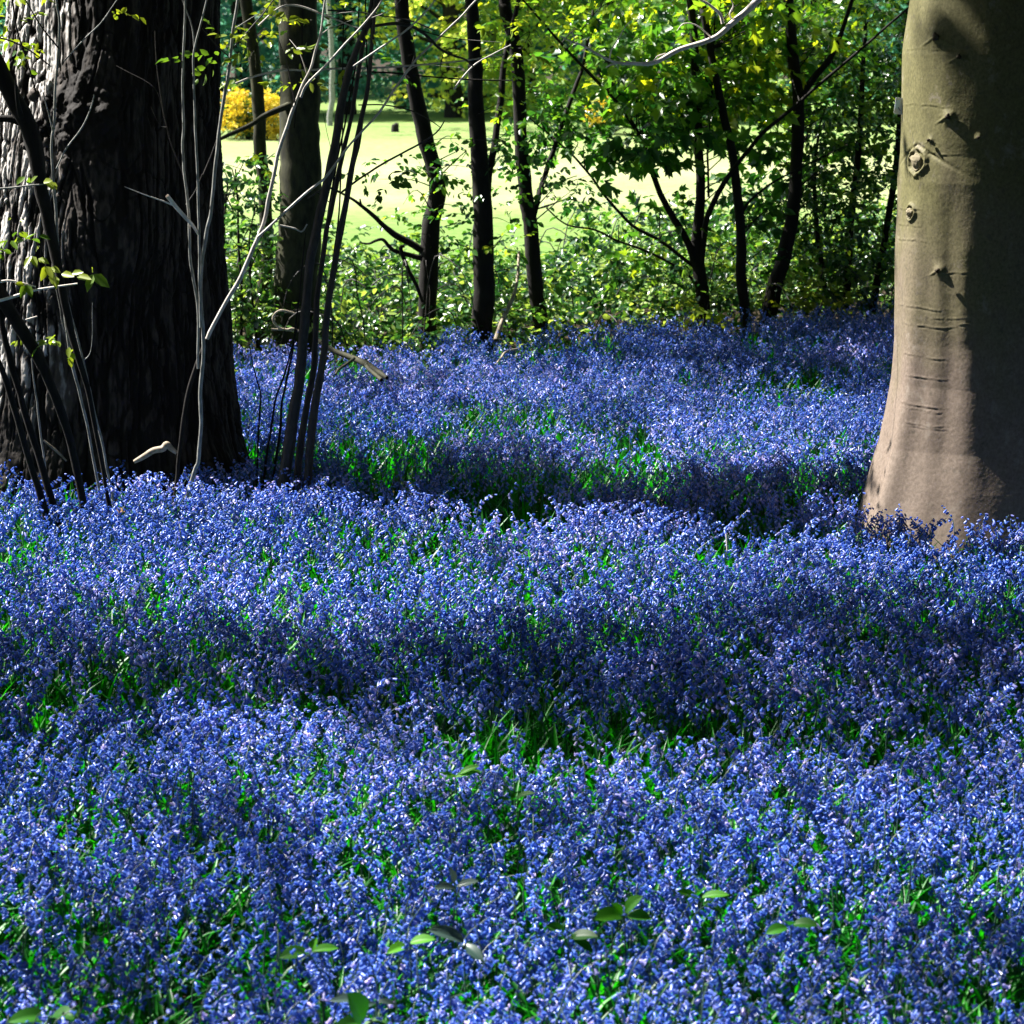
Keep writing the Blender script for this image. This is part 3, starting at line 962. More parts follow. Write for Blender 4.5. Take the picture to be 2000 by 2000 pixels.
# crooked tree
tree('crooked_tree', 'dark trunk kinked to the right halfway up, with dead branches on its left',
     [([(833, 650), (836, 560), (838, 500), (842, 440), (855, 375), (847, 322), (822, 240), (801, 140), (790, 40), (782, -30)], 20.8, [38, 36, 32, 30, 26], True, 3.0)],
     [((770, 335, 50, 22, 20.5, .3, 7), 9, .05, .25, .3, 'oval'), ((865, 300, 40, 45, 20.6, .4, 9), 10, .055, .2, .3, 'oval'),
      ((812, 405, 30, 45, 20.7, .3, 6), 10, .05, .4, .4, 'oval'), ((880, 420, 35, 80, 20.8, .4, 12), 9, .05, .3, .4, 'oval'), ((790, 110, 40, 50, 20.6, .4, 4), 8, .05, .6, .3, 'oval')], None,
     crown=(70, at(782, 0, 20.8)[0], 20.8, 3.6, 6.8, 40, .07, 'oval'),
     dead=[[([(826, 490), (800, 474), (775, 461), (760, 450), (748, 440), (728, 420), (707, 403), (690, 390), (663, 375)], 20.6, [15, 13, 10, 7, 4]), ([(707, 403), (704, 395), (703, 388)], 20.6, [5, 3])],
           [([(825, 505), (800, 498), (772, 490), (760, 480), (748, 468), (735, 470), (720, 476), (704, 474)], 20.6, [11, 8, 6, 3]), ([(790, 480), (783, 486), (795, 520), (812, 555), (825, 590)], 20.5, [6, 9, 8, 6])]])
# straight forked tree
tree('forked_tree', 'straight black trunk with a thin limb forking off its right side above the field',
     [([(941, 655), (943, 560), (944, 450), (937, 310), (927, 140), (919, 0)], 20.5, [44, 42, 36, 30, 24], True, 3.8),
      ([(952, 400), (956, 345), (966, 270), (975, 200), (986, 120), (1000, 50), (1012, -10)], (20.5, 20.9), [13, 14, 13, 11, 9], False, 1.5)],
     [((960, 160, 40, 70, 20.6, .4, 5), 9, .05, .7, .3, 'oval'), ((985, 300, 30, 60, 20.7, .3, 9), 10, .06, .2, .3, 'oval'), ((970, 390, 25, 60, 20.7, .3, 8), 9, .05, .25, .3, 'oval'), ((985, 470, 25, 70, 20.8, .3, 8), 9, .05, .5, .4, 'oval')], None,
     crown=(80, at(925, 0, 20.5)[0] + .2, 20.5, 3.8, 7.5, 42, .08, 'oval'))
# leaning tree right of it
tree('leaning_tree', 'dark trunk leaning left with sprays of small bright leaves near its top',
     [([(1052, 650), (1050, 600), (1041, 510), (1036, 440), (1030, 400), (1021, 307), (1013, 205), (1006, 100), (988, 10), (980, -40)], 21.0, [32, 30, 27, 25, 22], True, 3.0),
      ([(1044, 420), (1055, 380), (1075, 310), (1091, 256), (1112, 200), (1132, 143), (1142, 100)], (21, 21.4), [9, 10, 9, 6], False, 1.0)],
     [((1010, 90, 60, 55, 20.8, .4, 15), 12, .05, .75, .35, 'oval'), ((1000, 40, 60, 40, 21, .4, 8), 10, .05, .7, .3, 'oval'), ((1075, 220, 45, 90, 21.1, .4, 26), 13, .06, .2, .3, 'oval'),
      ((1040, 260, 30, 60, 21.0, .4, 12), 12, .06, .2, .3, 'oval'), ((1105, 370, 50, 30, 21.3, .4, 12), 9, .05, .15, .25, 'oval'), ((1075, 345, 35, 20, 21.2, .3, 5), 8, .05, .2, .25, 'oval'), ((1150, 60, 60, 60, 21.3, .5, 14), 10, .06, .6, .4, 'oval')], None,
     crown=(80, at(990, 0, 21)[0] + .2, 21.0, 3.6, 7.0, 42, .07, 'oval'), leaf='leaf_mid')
# multi-stemmed sycamore
sy = [([(1371, 640), (1372, 590), (1366, 530), (1360, 490), (1364, 420), (1369, 375), (1364, 290), (1360, 200), (1356, 100), (1347, 0)], 21.6, [26, 26, 19, 17, 15], True, 3.0),
      ([(1366, 560), (1374, 480), (1382, 425), (1400, 385), (1432, 334), (1465, 290), (1497, 253), (1559, 200), (1600, 165)], (21.6, 21.3), [13, 11, 8, 6], False, 1.0),
      ([(1362, 530), (1346, 478), (1318, 430), (1289, 382), (1270, 330), (1255, 280), (1230, 235), (1197, 191), (1139, 130), (1091, 78)], (21.6, 21.2), [15, 14, 11, 9, 7, 5], False, .8),
      ([(1355, 520), (1330, 502), (1290, 470), (1241, 444), (1213, 418), (1190, 392), (1170, 365), (1153, 341), (1125, 310), (1091, 280)], (21.6, 21.3), [8, 7, 6, 5, 4], False, .3),
      ([(1352, 545), (1327, 525), (1260, 490), (1207, 471), (1175, 455), (1153, 447), (1105, 438), (1067, 406)], (21.6, 21.4), [6, 5, 4, 3], False, None),
      ([(1384, 385), (1383, 330), (1386, 260), (1388, 190), (1392, 120)], (21.55, 21.5), [5, 4, 3], False, 1)]
tree('sycamore', 'many-stemmed sycamore fanning up from one base, leaves hanging over the bright field', sy,
     [((1210, 285, 85, 40, 21.2, .4, 16), 9, .11, .2, .25, 'maple'), ((1300, 240, 80, 45, 21.4, .4, 16), 9, .11, .25, .35, 'maple'), ((1400, 230, 90, 60, 22.1, .5, 22), 9, .10, .55, .45, 'maple'),
      ((1250, 140, 130, 70, 21.6, .5, 34), 9, .10, .5, .5, 'maple'), ((1400, 110, 120, 90, 22.2, .6, 34), 9, .10, .5, .5, 'maple'), ((1330, 20, 200, 60, 21.7, .6, 36), 9, .10, .55, .5, 'maple'),
      ((1500, 330, 60, 60, 22.4, .4, 9), 9, .10, .2, .3, 'maple'), ((1240, 430, 90, 50, 21.7, .3, 7), 8, .08, .3, .4, 'maple'), ((1300, 510, 80, 60, 21.6, .3, 12), 8, .07, .4, .4, 'maple'), ((1320, 405, 30, 15, 21.4, .2, 3), 7, .08, .15, .2, 'maple')], None,
     crown=(70, at(1380, 0, 21.6)[0] + .6, 21.8, 3.8, 7.0, 20, .13, 'maple'))
tree('curved_stem_tree', 'slim black trunk curving beside the sycamore stems, low branch lit on top',
     [([(1455, 640), (1450, 560), (1447, 480), (1442, 410), (1430, 310), (1412, 222), (1391, 119), (1375, 20), (1368, -30)], 21.5, [22, 20, 17, 15, 13], True, 3.0),
      ([(1448, 420), (1462, 395), (1490, 370), (1520, 350), (1560, 330)], (21.5, 21.4), [6, 5, 3], False, .4)],
     [((1480, 400, 70, 45, 22.4, .4, 18), 10, .08, .15, .3, 'oval'), ((1440, 170, 60, 90, 22.5, .5, 18), 9, .10, .6, .4, 'maple'), ((1500, 60, 110, 70, 22.5, .6, 30), 9, .10, .5, .5, 'maple'), ((1470, 520, 60, 60, 22.4, .3, 14), 10, .06, .45, .45, 'oval')], None,
     crown=(40, at(1390, 0, 22.4)[0] + .8, 22.6, 4, 7.0, 20, .12, 'maple'))
tree('bent_trunk_tree', 'dark trunk bending left at its foot beneath thick foliage near the beech',
     [([(1495, 640), (1510, 570), (1531, 500), (1548, 410), (1556, 305), (1558, 205), (1549, 100), (1541, 0)], 21.9, [34, 30, 25, 23, 20], True, 3.5),
      ([(1552, 260), (1562, 195), (1590, 150), (1620, 113), (1640, 70), (1656, 20)], (21.9, 21.7), [16, 14, 11, 8], False, 1.5)],
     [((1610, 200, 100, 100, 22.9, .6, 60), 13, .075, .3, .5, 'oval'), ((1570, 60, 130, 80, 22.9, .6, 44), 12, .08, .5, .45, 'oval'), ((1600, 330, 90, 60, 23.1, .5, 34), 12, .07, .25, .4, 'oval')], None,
     crown=(60, at(1560, 0, 23.2)[0] + .9, 23.4, 3.8, 7.5, 42, .08, 'oval'))


# ------------------------------------------------------------------ dense shrub beside the beech and other shrubs
def shrub(name, label, stems, zones, leaf, loc_px, Y, bark='dark', cat='shrub'):
    p0 = at(*loc_px, Y)
    loc = (p0[0], p0[1], 0)
    t = thing(name, label, cat, loc)
    mb = MB(); allp = []
    for pts, y, w in stems:
        p, _ = stem(mb, pts, y, w, True, 7, .02)
        allp.append(p)
    ml = MB(); cl = []
    for zn, nper, L, t0, tv, rad in zones:
        c = zone(*zn); c[:, 2] = np.maximum(c[:, 2], .06); cl.append(c)
        foliage(ml, c, rad, nper, L, .6, .8, t0, tv)
    build_each(mb, 'stem', M[bark], t, loc)
    mb = MB()
    twigs(mb, np.vstack(allp), np.vstack(cl), .25, .005)
    build_each(mb, 'twig', M[bark], t, loc)
    ml.build('foliage', M[leaf], t, loc=loc)


shrub('holly_bush', 'dense dark glossy bush filling the gap left of the beech trunk',
      [([(1650, 620), (1660, 450), (1680, 250), (1690, 50)], 22.6, [18, 14, 8]), ([(1620, 620), (1600, 480), (1590, 350), (1600, 250)], 22.5, [12, 9, 5]), ([(1700, 620), (1740, 400), (1760, 200), (1770, 20)], 22.6, [16, 12, 7])],
      [((1650, 480, 100, 110, 22.4, .5, 90), 15, .055, .4, .55, .17), ((1660, 300, 90, 130, 22.5, .6, 100), 15, .055, .45, .55, .17), ((1690, 120, 90, 130, 22.6, .6, 100), 15, .055, .45, .55, .17), ((1800, 300, 110, 320, 22.8, .7, 160), 14, .06, .4, .5, .2),
       ((1580, 450, 60, 80, 22.6, .4, 36), 12, .05, .5, .5, .16)], 'leaf_dark', (1650, 640), 22.6)
shrub('young_elder', 'airy sapling bush of small leaves against the field, right of the old tree',
      [([(470, 655), (472, 560), (465, 450), (460, 330)], 20.0, [7, 6, 3]), ([(445, 655), (440, 560), (438, 430), (445, 350)], 20.1, [6, 5, 3]), ([(500, 655), (490, 560), (488, 470), (500, 400)], 19.9, [6, 4, 2])],
      [((470, 380, 50, 75, 20.0, .3, 34), 9, .05, .3, .5, .12), ((475, 480, 60, 50, 20, .3, 20), 9, .05, .5, .5, .12), ((480, 570, 60, 50, 20.0, .3, 26), 10, .055, .6, .5, .13)], 'leaf_bramble', (470, 660), 20.0)
shrub('pale_leaved_seedling', 'small plant with pale glossy leaves at the foot of the sycamore',
      [([(1372, 640), (1378, 610), (1385, 590)], 20.6, [5, 3]), ([(1368, 640), (1362, 625), (1358, 618)], 20.6, [4, 2])],
      [((1372, 606, 30, 22, 20.6, .1, 7), 5, .085, .85, .2, .08)], 'leaf_bright', (1370, 640), 20.6, cat='plant')
shrub('sunlit_nettle', 'low plant with yellow sunlit leaves at the right end of the flower edge',
      [([(1560, 610), (1562, 595), (1565, 585)], 22.0, [5, 3]), ([(1600, 610), (1604, 595), (1610, 580)], 22.0, [4, 2])],
      [((1560, 592, 45, 14, 22, .2, 10), 9, .06, .85, .25, .1), ((1612, 582, 45, 18, 22.0, .2, 10), 9, .06, .85, .25, .1)], 'leaf_bright', (1580, 620), 22.0, cat='plant')

# undergrowth: a thicket of brambles between the trees and the field
def edge_y(x):
    return np.interp(x, [-6, -2.1, 0, 2.7, 6], [18.4, 19.0, 20.2, 21.9, 22.6])


mb, ml = MB(), MB()
n = 6500
ux = R.uniform(-7.5, 8, n)
uy = edge_y(ux) + .3 + R.random(n) ** 1.2 * 5.2
hmax = .12 + .95 * fbm(ux * 1.1, uy * 1.1, 77, 3) ** 1.3 + .55 * sstep(.3, 2.4, ux) * R.random(n) + .25 * sstep(-1.0, -2.2, ux)
hmax *= .45 + .55 * sstep(0, 1.2, uy - edge_y(ux))
uz = hmax * R.random(n) ** .7 + .03
foliage(ml, np.column_stack([ux, uy, uz]), .16, 12, .06, .6, 1.0, .33, .9)
for k in range(260):
    x = R.uniform(-7, 8); y = edge_y(x) + R.uniform(.2, 4)
    a = R.uniform(0, 2 * PI); l = R.uniform(.3, .9); h = R.uniform(.25, .8)
    p = np.array([x, y, 0])
    d = np.array([math.cos(a), math.sin(a), 0])
    tube(mb, [p, p + d * l * .25 + [0, 0, h], p + d * l * .7 + [0, 0, h * .95], p + d * l + [0, 0, h * .45]], [.006, .005, .004, .002], 5, 14, wob=.06, mat=0, tint=.5)
nq = len(ml.v)
for v, q, t_ in zip(ml.v, ml.q, ml.t):
    mb.add(v, q - q.min(), t_, 1)
tag(mb.build('undergrowth', [M['hazel'], M['leaf_bramble']]), 'bramble thicket along the far edge of the bluebells', 'undergrowth', kind='stuff')

# ------------------------------------------------------------------ hazel rods, saplings, near twigs
def rods(name, label, cat, stems, mats, loc_px, Y, leafzones, leaf='leaf_bright', nbase=0):
    p0 = at(*loc_px, Y); loc = (p0[0], p0[1], 0)
    t = thing(name, label, cat, loc)
    for k, (pts, y, w, ground, up, mt) in enumerate(stems):
        mb = MB()
        w = [q * (.82 if max(w) < 14 else 1) for q in w]
        p, r = stem(mb, pts, y, w, ground, 8, .022, up, .42, len(pts) * 9)
        mb.build('stem' if ground else 'twig', M[mt], t, loc=loc)
        for q in range(R.integers(0, 3) if len(pts) > 5 else 0):
            mb = MB()
            i = R.integers(int(len(p) * .35), len(p) - 4)
            d = norm(p[i + 2] - p[i - 2]) + np.array([R.choice([-1, 1]) * R.uniform(.4, 1.1), R.normal() * .4, R.uniform(-.1, .4)])
            l = R.uniform(.10, .30)
            tube(mb, [p[i], p[i] + d * l * .4 + R.normal(size=3) * .02, p[i] + d * l + R.normal(size=3) * .05], [r[i] * .5, r[i] * .35, .0012], 5, 12, wob=.05, rough=.3)
            mb.build('twig', M[mt], t, loc=loc)
    ml = MB()
    for zn, nper, L, t0, tv, rad in leafzones:
        foliage(ml, zone(*zn), rad, nper, L, .6, .7, t0, tv, aspect=.3)
    if ml.v: ml.build('foliage', M[leaf], t, loc=loc)
    return t


YH = 13.9
rods('hazel_coppice', 'leaning cluster of dark hazel rods rising from the flowers right of the old tree', 'shrub', [
    ([(556, 925), (566, 850), (580, 766), (590, 690), (597, 600), (606, 510), (636, 375), (659, 256), (676, 170), (693, 102), (715, 50), (738, 0)], YH, [24, 21, 19, 17, 14, 11], True, 1.5, 'hazel'),
    ([(582, 930), (590, 860), (599, 807), (607, 750), (613, 703), (619, 600), (630, 500), (646, 400), (668, 300), (690, 200), (705, 110), (722, 20)], YH + .05, [15, 13, 11, 9, 8], True, 1.2, 'hazel'),
    ([(603, 930), (607, 860), (612, 800), (620, 750), (629, 703), (638, 610), (652, 540), (664, 470), (683, 341), (700, 256), (717, 171), (728, 68), (735, 0)], YH - .03, [17, 15, 12, 9, 7], True, 1.2, 'hazel'),
    ([(630, 700), (646, 580), (673, 427), (690, 330), (706, 256), (721, 119), (730, 10)], YH, [6, 6, 5, 4], False, 1, 'dark'),
    ([(618, 640), (628, 520), (636, 444), (653, 341), (673, 239), (697, 102), (702, 0)], YH + .1, [5, 5, 4, 3], False, .8, 'dark'),
    ([(640, 600), (660, 470), (671, 400), (690, 300), (712, 200), (716, 100), (714, 0)], YH + .1, [5, 4, 4, 3], False, .8, 'dark'),
    ([(645, 590), (654, 500), (660, 420), (664, 330), (670, 220), (668, 120), (672, 0)], YH + .12, [4, 4, 3, 3], False, .6, 'dark'),
    ([(537, 905), (545, 840), (548, 790), (560, 740), (572, 680), (580, 610)], YH + .3, [6, 6, 5, 4], True, .4, 'dark'),
    ([(520, 900), (530, 830), (538, 780), (552, 740), (566, 690)], YH + .3, [6, 5, 4], True, .3, 'dark'),
    ([(505, 890), (507, 820), (509, 770), (500, 735), (490, 700), (484, 660)], YH + .4, [4, 4, 3, 2], True, None, 'dark'),
    ([(591, 0), (590, 60), (588, 130), (580, 190), (574, 250)], YH + .2, [4, 4, 3], False, None, 'dark'),
    ([(668, 375), (700, 350), (741, 324), (790, 298), (833, 273), (855, 255), (868, 236)], (YH, YH + .5), [5, 5, 4, 3], False, None, 'hazel'),
    ([(663, 375), (640, 366), (625, 372), (600, 388)], YH, [6, 5, 3], False, None, 'hazel'),
], M, (580, 930), YH, [((630, 110, 60, 80, YH, .3, 6), 5, .04, .8, .2, .06), ((760, 345, 25, 18, YH + .3, .1, 3), 5, .05, .2, .2, .06), ((700, 30, 60, 30, YH, .3, 4), 5, .04, .8, .2, .06)])

rods('leaning_sapling', 'pale sunlit sapling leaning right from beside the old trunk, long crossing branches', 'sapling', [
    ([(404, 662), (414, 642), (440, 594), (468, 546), (492, 490), (513, 437), (528, 370), (543, 307), (560, 255), (577, 205), (592, 165), (605, 137), (616, 100), (626, 60), (634, 0)], 13.75, [10, 10, 9, 8, 6, 5], False, 1.0, 'pale'),
    ([(345, 930), (360, 800), (378, 725), (404, 662)], 13.75, [9, 10, 10, 10], True, None, 'dark'),  # foot of the pale stem, its shade given as dark bark
    ([(504, 463), (540, 430), (591, 382), (615, 362), (639, 341), (690, 275), (741, 218), (775, 166), (810, 119), (860, 70), (905, 27), (940, -10)], (13.7, 14.0), [6, 6, 6, 5, 5, 4], False, .5, 'pale'),
    ([(588, 190), (600, 165), (640, 125), (690, 70), (735, 20), (760, -20)], (13.7, 13.6), [6, 6, 5, 4], False, .6, 'pale'),
    ([(460, 163), (500, 148), (554, 137), (600, 137), (656, 134), (715, 133), (775, 130), (845, 124), (912, 118), (985, 106)], (13.9, 14.4), [5, 5, 5, 4, 3], False, None, 'pale'),
    ([(505, 50), (537, 20), (560, 10), (588, 13), (625, 26), (656, 38), (690, 52), (707, 55)], 13.8, [4, 5, 4, 3], False, None, 'pale'),
    ([(693, 58), (735, 50), (775, 46), (810, 55), (838, 75), (861, 96), (885, 108), (909, 116), (925, 130)], 13.9, [7, 8, 7, 5, 4], False, None, 'hazel'),
    ([(640, 20), (690, 22), (740, 30), (800, 40), (850, 60)], 14.1, [4, 3, 3], False, None, 'hazel'),
    ([(720, 140), (770, 143), (840, 150), (910, 155), (1000, 158)], 14.1, [4, 4, 3], False, None, 'dark'),
    ([(700, 205), (750, 205), (800, 215), (840, 235), (862, 250)], 14.1, [3, 3, 2], False, None, 'hazel'),
    ([(886, 175), (905, 150), (930, 125), (965, 105), (998, 88)], 14.0, [5, 4, 3], False, None, 'pale'),
    ([(547, 440), (575, 446), (590, 452), (600, 438)], 13.8, [5, 4, 3], False, None, 'pale'),
    ([(577, 205), (570, 170), (560, 120), (545, 80)], 13.7, [4, 3, 2], False, None, 'hazel'),
    ([(690, 130), (740, 95), (790, 60), (835, 15), (860, -20)], 13.7, [5, 5, 4, 3], False, .3, 'pale'),
], M, (400, 900), 13.75, [((560, 60, 60, 60, 13.7, .2, 6), 5, .045, .8, .2, .06), ((480, 110, 30, 60, 13.7, .2, 5), 5, .045, .75, .2, .06), ((1000, 70, 50, 50, 14.1, .2, 9), 6, .04, .8, .2, .07), ((580, 160, 20, 20, 13.7, .1, 2), 4, .04, .8, .2, .05)])

rods('pale_sapling', 'thin pale sapling with three upright shoots in front of the old trunk', 'sapling', [
    ([(372, 940), (380, 915), (387, 895), (393, 827), (391, 759), (397, 673), (395, 590), (394, 512), (402, 450), (411, 410), (420, 330), (428, 256), (438, 180), (448, 120), (456, 60), (464, 0)], 13.6, [10, 9.5, 9, 8.5, 8, 7], True, 1.0, 'grey'),
    ([(387, 720), (386, 640), (384, 598), (376, 540), (370, 495), (366, 393), (362, 320), (359, 256), (357, 137), (362, 60), (363, 0)], 13.6, [6, 7, 7, 6, 5], False, .6, 'grey'),
    ([(392, 640), (390, 580), (389, 500), (386, 410), (383, 320), (382, 239), (380, 160), (379, 102), (392, 50), (406, -5)], 13.55, [6, 6, 6, 5, 4], False, .6, 'grey'),
    ([(387, 458), (378, 442), (367, 430), (350, 412), (338, 398), (326, 382)], (13.6, 13.45), [5, 8, 9, 9], False, None, 'pink'),
    ([(359, 345), (345, 310), (330, 270), (318, 220), (308, 160), (302, 60)], 13.65, [3, 3, 2], False, None, 'hazel'),
    ([(395, 345), (408, 315), (420, 285), (430, 255)], 13.65, [3, 3, 2], False, None, 'hazel'),
    ([(363, 400), (380, 375), (395, 340)], 13.65, [3, 2], False, None, 'hazel'),
    ([(380, 95), (375, 50), (355, 0)], 13.6, [4, 3], False, .4, 'grey'),
    ([(446, 110), (420, 85), (395, 55)], 13.6, [3, 2], False, None, 'hazel'),
    ([(450, 100), (480, 65), (510, 30), (535, 0)], 13.6, [4, 3, 3], False, .4, 'hazel'),
], M, (372, 940), 13.6, [((425, 120, 14, 14, 13.6, .05, 2), 4, .05, .3, .2, .05), ((380, 118, 12, 8, 13.6, .05, 1), 4, .05, .2, .2, .05), ((415, 55, 10, 10, 13.6, .05, 1), 4, .04, .6, .2, .04)])

rods('elder_bush', 'dark leaning elder stems at the left edge, in front of the old trunk', 'shrub', [
    ([(150, 930), (130, 840), (100, 760), (62, 673), (12, 592), (-40, 520)], 13.2, [16, 17, 22, 28, 30], True, .6, 'dark'),
    ([(113, 520), (98, 450), (82, 375), (68, 300), (52, 239), (22, 191), (0, 145), (-40, 70)], 13.3, [20, 26, 34, 36, 34], False, 1.0, 'dark'),
    ([(200, 915), (170, 760), (140, 660), (113, 520)], 13.3, [8, 12, 16], True, None, 'dark'),
    ([(64, 850), (40, 770), (18, 707), (4, 640), (-10, 560)], 13.2, [14, 13, 10], True, .5, 'dark'),
    ([(60, 900), (30, 800), (0, 710), (-30, 650)], 13.1, [14, 12, 10], True, .4, 'dark'),
    ([(188, 925), (168, 827), (150, 742), (126, 622), (118, 560), (113, 500), (108, 400), (99, 290), (103, 250), (106, 222), (112, 120), (116, 44), (110, 10), (106, -20)], 13.4, [7, 7, 7, 6, 6, 5], True, .8, 'grey'),
    ([(210, 925), (196, 850), (182, 786), (165, 710), (150, 656), (140, 620), (132, 588)], 13.45, [6, 6, 5, 4], True, None, 'grey'),
    ([(90, 930), (76, 840), (68, 760), (62, 700)], 13.3, [5, 5, 3], True, None, 'grey'),
    ([(-20, 235), (15, 232), (45, 240)], 13.3, [12, 14, 16], False, None, 'dark'),
    ([(110, 330), (130, 290), (155, 255), (175, 215), (184, 185)], 13.3, [4, 4, 3], False, None, 'grey'),
    ([(104, 260), (94, 215), (84, 180)], 13.3, [4, 3, 3], False, None, 'grey'),
    ([(115, 95), (80, 50), (55, 10), (40, -20)], 13.3, [4, 4, 3], False, None, 'dark'),
    ([(100, 130), (60, 100), (20, 80), (-20, 70)], 13.3, [3, 4, 4], False, None, 'dark'),
    ([(70, 180), (50, 110), (30, 50), (22, -10)], 13.3, [4, 4, 4], False, None, 'dark'),
    ([(125, 120), (165, 75), (200, 40), (228, 0)], 13.35, [3, 3, 2], False, .3, 'grey'),
    ([(85, 860), (110, 880), (130, 900)], 13.25, [5, 6, 4], False, None, 'dead'),
    ([(-20, 592), (30, 578), (60, 568), (110, 560), (152, 554)], 13.1, [7, 7, 5, 4], False, None, 'pink'),
    ([(-20, 555), (15, 548), (45, 553), (70, 560)], 13.1, [6, 5, 3], False, None, 'pink'),
    ([(-20, 370), (30, 366), (60, 362), (85, 360)], 13.2, [5, 4, 3], False, None, 'grey'),
    ([(50, 625), (60, 622), (73, 618)], 13.2, [4, 4, 3], False, None, 'pink'),
], M, (120, 930), 13.3, [((25, 30, 45, 60, 13.8, .3, 9), 6, .05, .6, .4, .08), ((20, 110, 30, 40, 13.7, .3, 5), 6, .05, .6, .4, .08), ((215, 22, 10, 10, 13.3, .05, 2), 4, .035, .9, .2, .04), ((55, 98, 20, 12, 13.3, .05, 2), 4, .03, .8, .2, .04), ((110, 655, 18, 10, 13.2, .05, 3), 4, .045, .6, .3, .05), ((60, 665, 15, 8, 13.2, .05, 1), 4, .04, .8, .2, .04), ((15, 480, 20, 10, 13.0, .1, 3), 5, .05, .5, .3, .05)])

# drooping spring leaves on the near twig, shaped one by one
leaf_parent = [o for o in COL.objects if o.name == 'elder_bush'][0]
ml = MB()
for bx, by, dx, dy, Lpx, tn in ((62, 500, -18, 22, 32, .9), (62, 500, 10, 20, 30, .8), (70, 492, 5, -16, 24, .95), (75, 505, 22, 8, 30, .85), (88, 520, -6, 30, 34, .9), (90, 520, 14, 24, 32, .95), (100, 530, 6, 32, 36, .85),
                                (100, 522, 18, 10, 28, .9), (110, 540, -2, 24, 30, .85), (120, 535, 22, 2, 34, .95), (140, 535, 26, -8, 30, .8), (150, 540, 30, 2, 36, .9), (182, 535, -16, 36, 40, .5), (184, 535, 30, 28, 44, .45),
                                (180, 532, 4, -16, 20, .8), (50, 556, -10, 26, 32, .5), (52, 556, 12, 26, 32, .5), (48, 556, -24, -4, 24, .9), (60, 358, 14, -24, 26, .7), (60, 356, -10, -8, 26, .4), (48, 345, -14, 10, 30, .4), (85, 355, 14, -4, 28, .95),
                                (92, 350, 14, 22, 30, .9), (100, 355, 14, 14, 26, .9), (40, 430, 10, 4, 14, .9), (20, 425, -6, 6, 14, .9), (10, 470, -14, 12, 30, .4), (22, 470, 12, 14, 30, .4)):
    a = at(bx, by, 13.05); e = at(bx + dx, by + dy, 13.0)
    d = (e - a) / np.linalg.norm(e - a)
    L = Lpx * 13.05 / FPX * .95
    leaves(ml, [a], [d], [[R.normal() * .5, -.7, .6]], L, L * .28, .2, tn, 0, .2)
build_each(ml, 'leaf', M['leaf_bright'], leaf_parent, leaf_parent.location)


def stick(name, label, cat, parts, mat):
    p0 = at(*parts[0][0][0], parts[0][1] if not isinstance(parts[0][1], tuple) else parts[0][1][0])
    o = None
    mb = MB()
    for pts, Y, w in parts:
        stem(mb, pts, Y, w, False, 8, .015, None, .25)
    o = mb.build(name, M[mat], loc=p0)
    o.location = p0
    return tag(o, label, cat)


stick('fallen_branch', 'mossy fallen branch lying across the far bluebells beside the hazel rods', 'branch',
      [([(620, 664), (650, 684), (690, 700), (715, 712), (740, 728), (756, 738)], (17.2, 16.7), [8, 11, 12, 14, 12, 8]), ([(692, 700), (675, 712), (660, 722), (655, 732)], (16.9, 16.5), [6, 5, 4]), ([(715, 712), (722, 722), (745, 742)], (16.8, 16.5), [9, 8, 8])], 'olive')
stick('dead_stick', 'bleached dead stick leaning up out of the brambles by the leaning tree', 'stick',
      [([(968, 665), (973, 648), (985, 615), (1000, 585), (1007, 560), (1011, 525), (1014, 492)], (20.2, 20.8), [9, 9, 8, 6, 5])], 'dead')
stick('twig_on_flowers', 'short pale twig resting on the bluebells below the leaning tree', 'stick',
      [([(968, 712), (978, 700), (985, 690), (998, 684), (1010, 682)], (18.4, 18.9), [3, 4, 5, 5])], 'dead')
stick('bramble_loop', 'looping pale bramble stem at the foot of the thick olive trunk', 'bramble',
      [([(575, 612), (550, 606), (536, 614), (534, 626), (545, 640), (560, 644), (572, 642), (590, 650)], 18.8, [4, 4, 5, 5, 4]), ([(530, 643), (550, 644), (575, 646)], 18.8, [4, 4, 4])], 'dead')
stick('broken_branch', 'broken pale branch at the foot of the old trunk', 'branch',
      [([(262, 902), (280, 892), (300, 880), (318, 876), (326, 868), (334, 876), (345, 885)], 13.9, [8, 12, 13, 14, 12, 7])], 'dead')
stick('snapped_stalk', 'short cream stalk standing up from shaded flowers left of the beech', 'stick',
      [([(1421, 1075), (1420, 1060), (1419, 1042)], 12.4, [4, 4, 4])], 'pink')

# leaf litter at the old tree's foot
ml = MB()
n = 420
a = R.uniform(-PI, 0, n); r = R.uniform(.7, 1.25, n)
c = np.column_stack([OAKC[0] + r * np.cos(a), OAKC[1] + r * np.sin(a), R.uniform(.03, .14, n)])
leaves(ml, c, R.normal(size=(n, 3)) * [1, 1, .3], R.normal(size=(n, 3)) * .4 + [0, 0, 1], R.uniform(.05, .09, n), R.uniform(.015, .03, n), .3, R.random(n))
M['litter'] = leaf_mat('dead_leaf', [(0, (.04, .022, .012)), (.6, (.14, .07, .03)), (1, (.32, .17, .07))], .7, .3, .15, (1, .8, .5))
tag(ml.build('leaf_litter', M['litter']), 'brown dead leaves heaped at the foot of the old tree', 'leaf litter', kind='stuff')

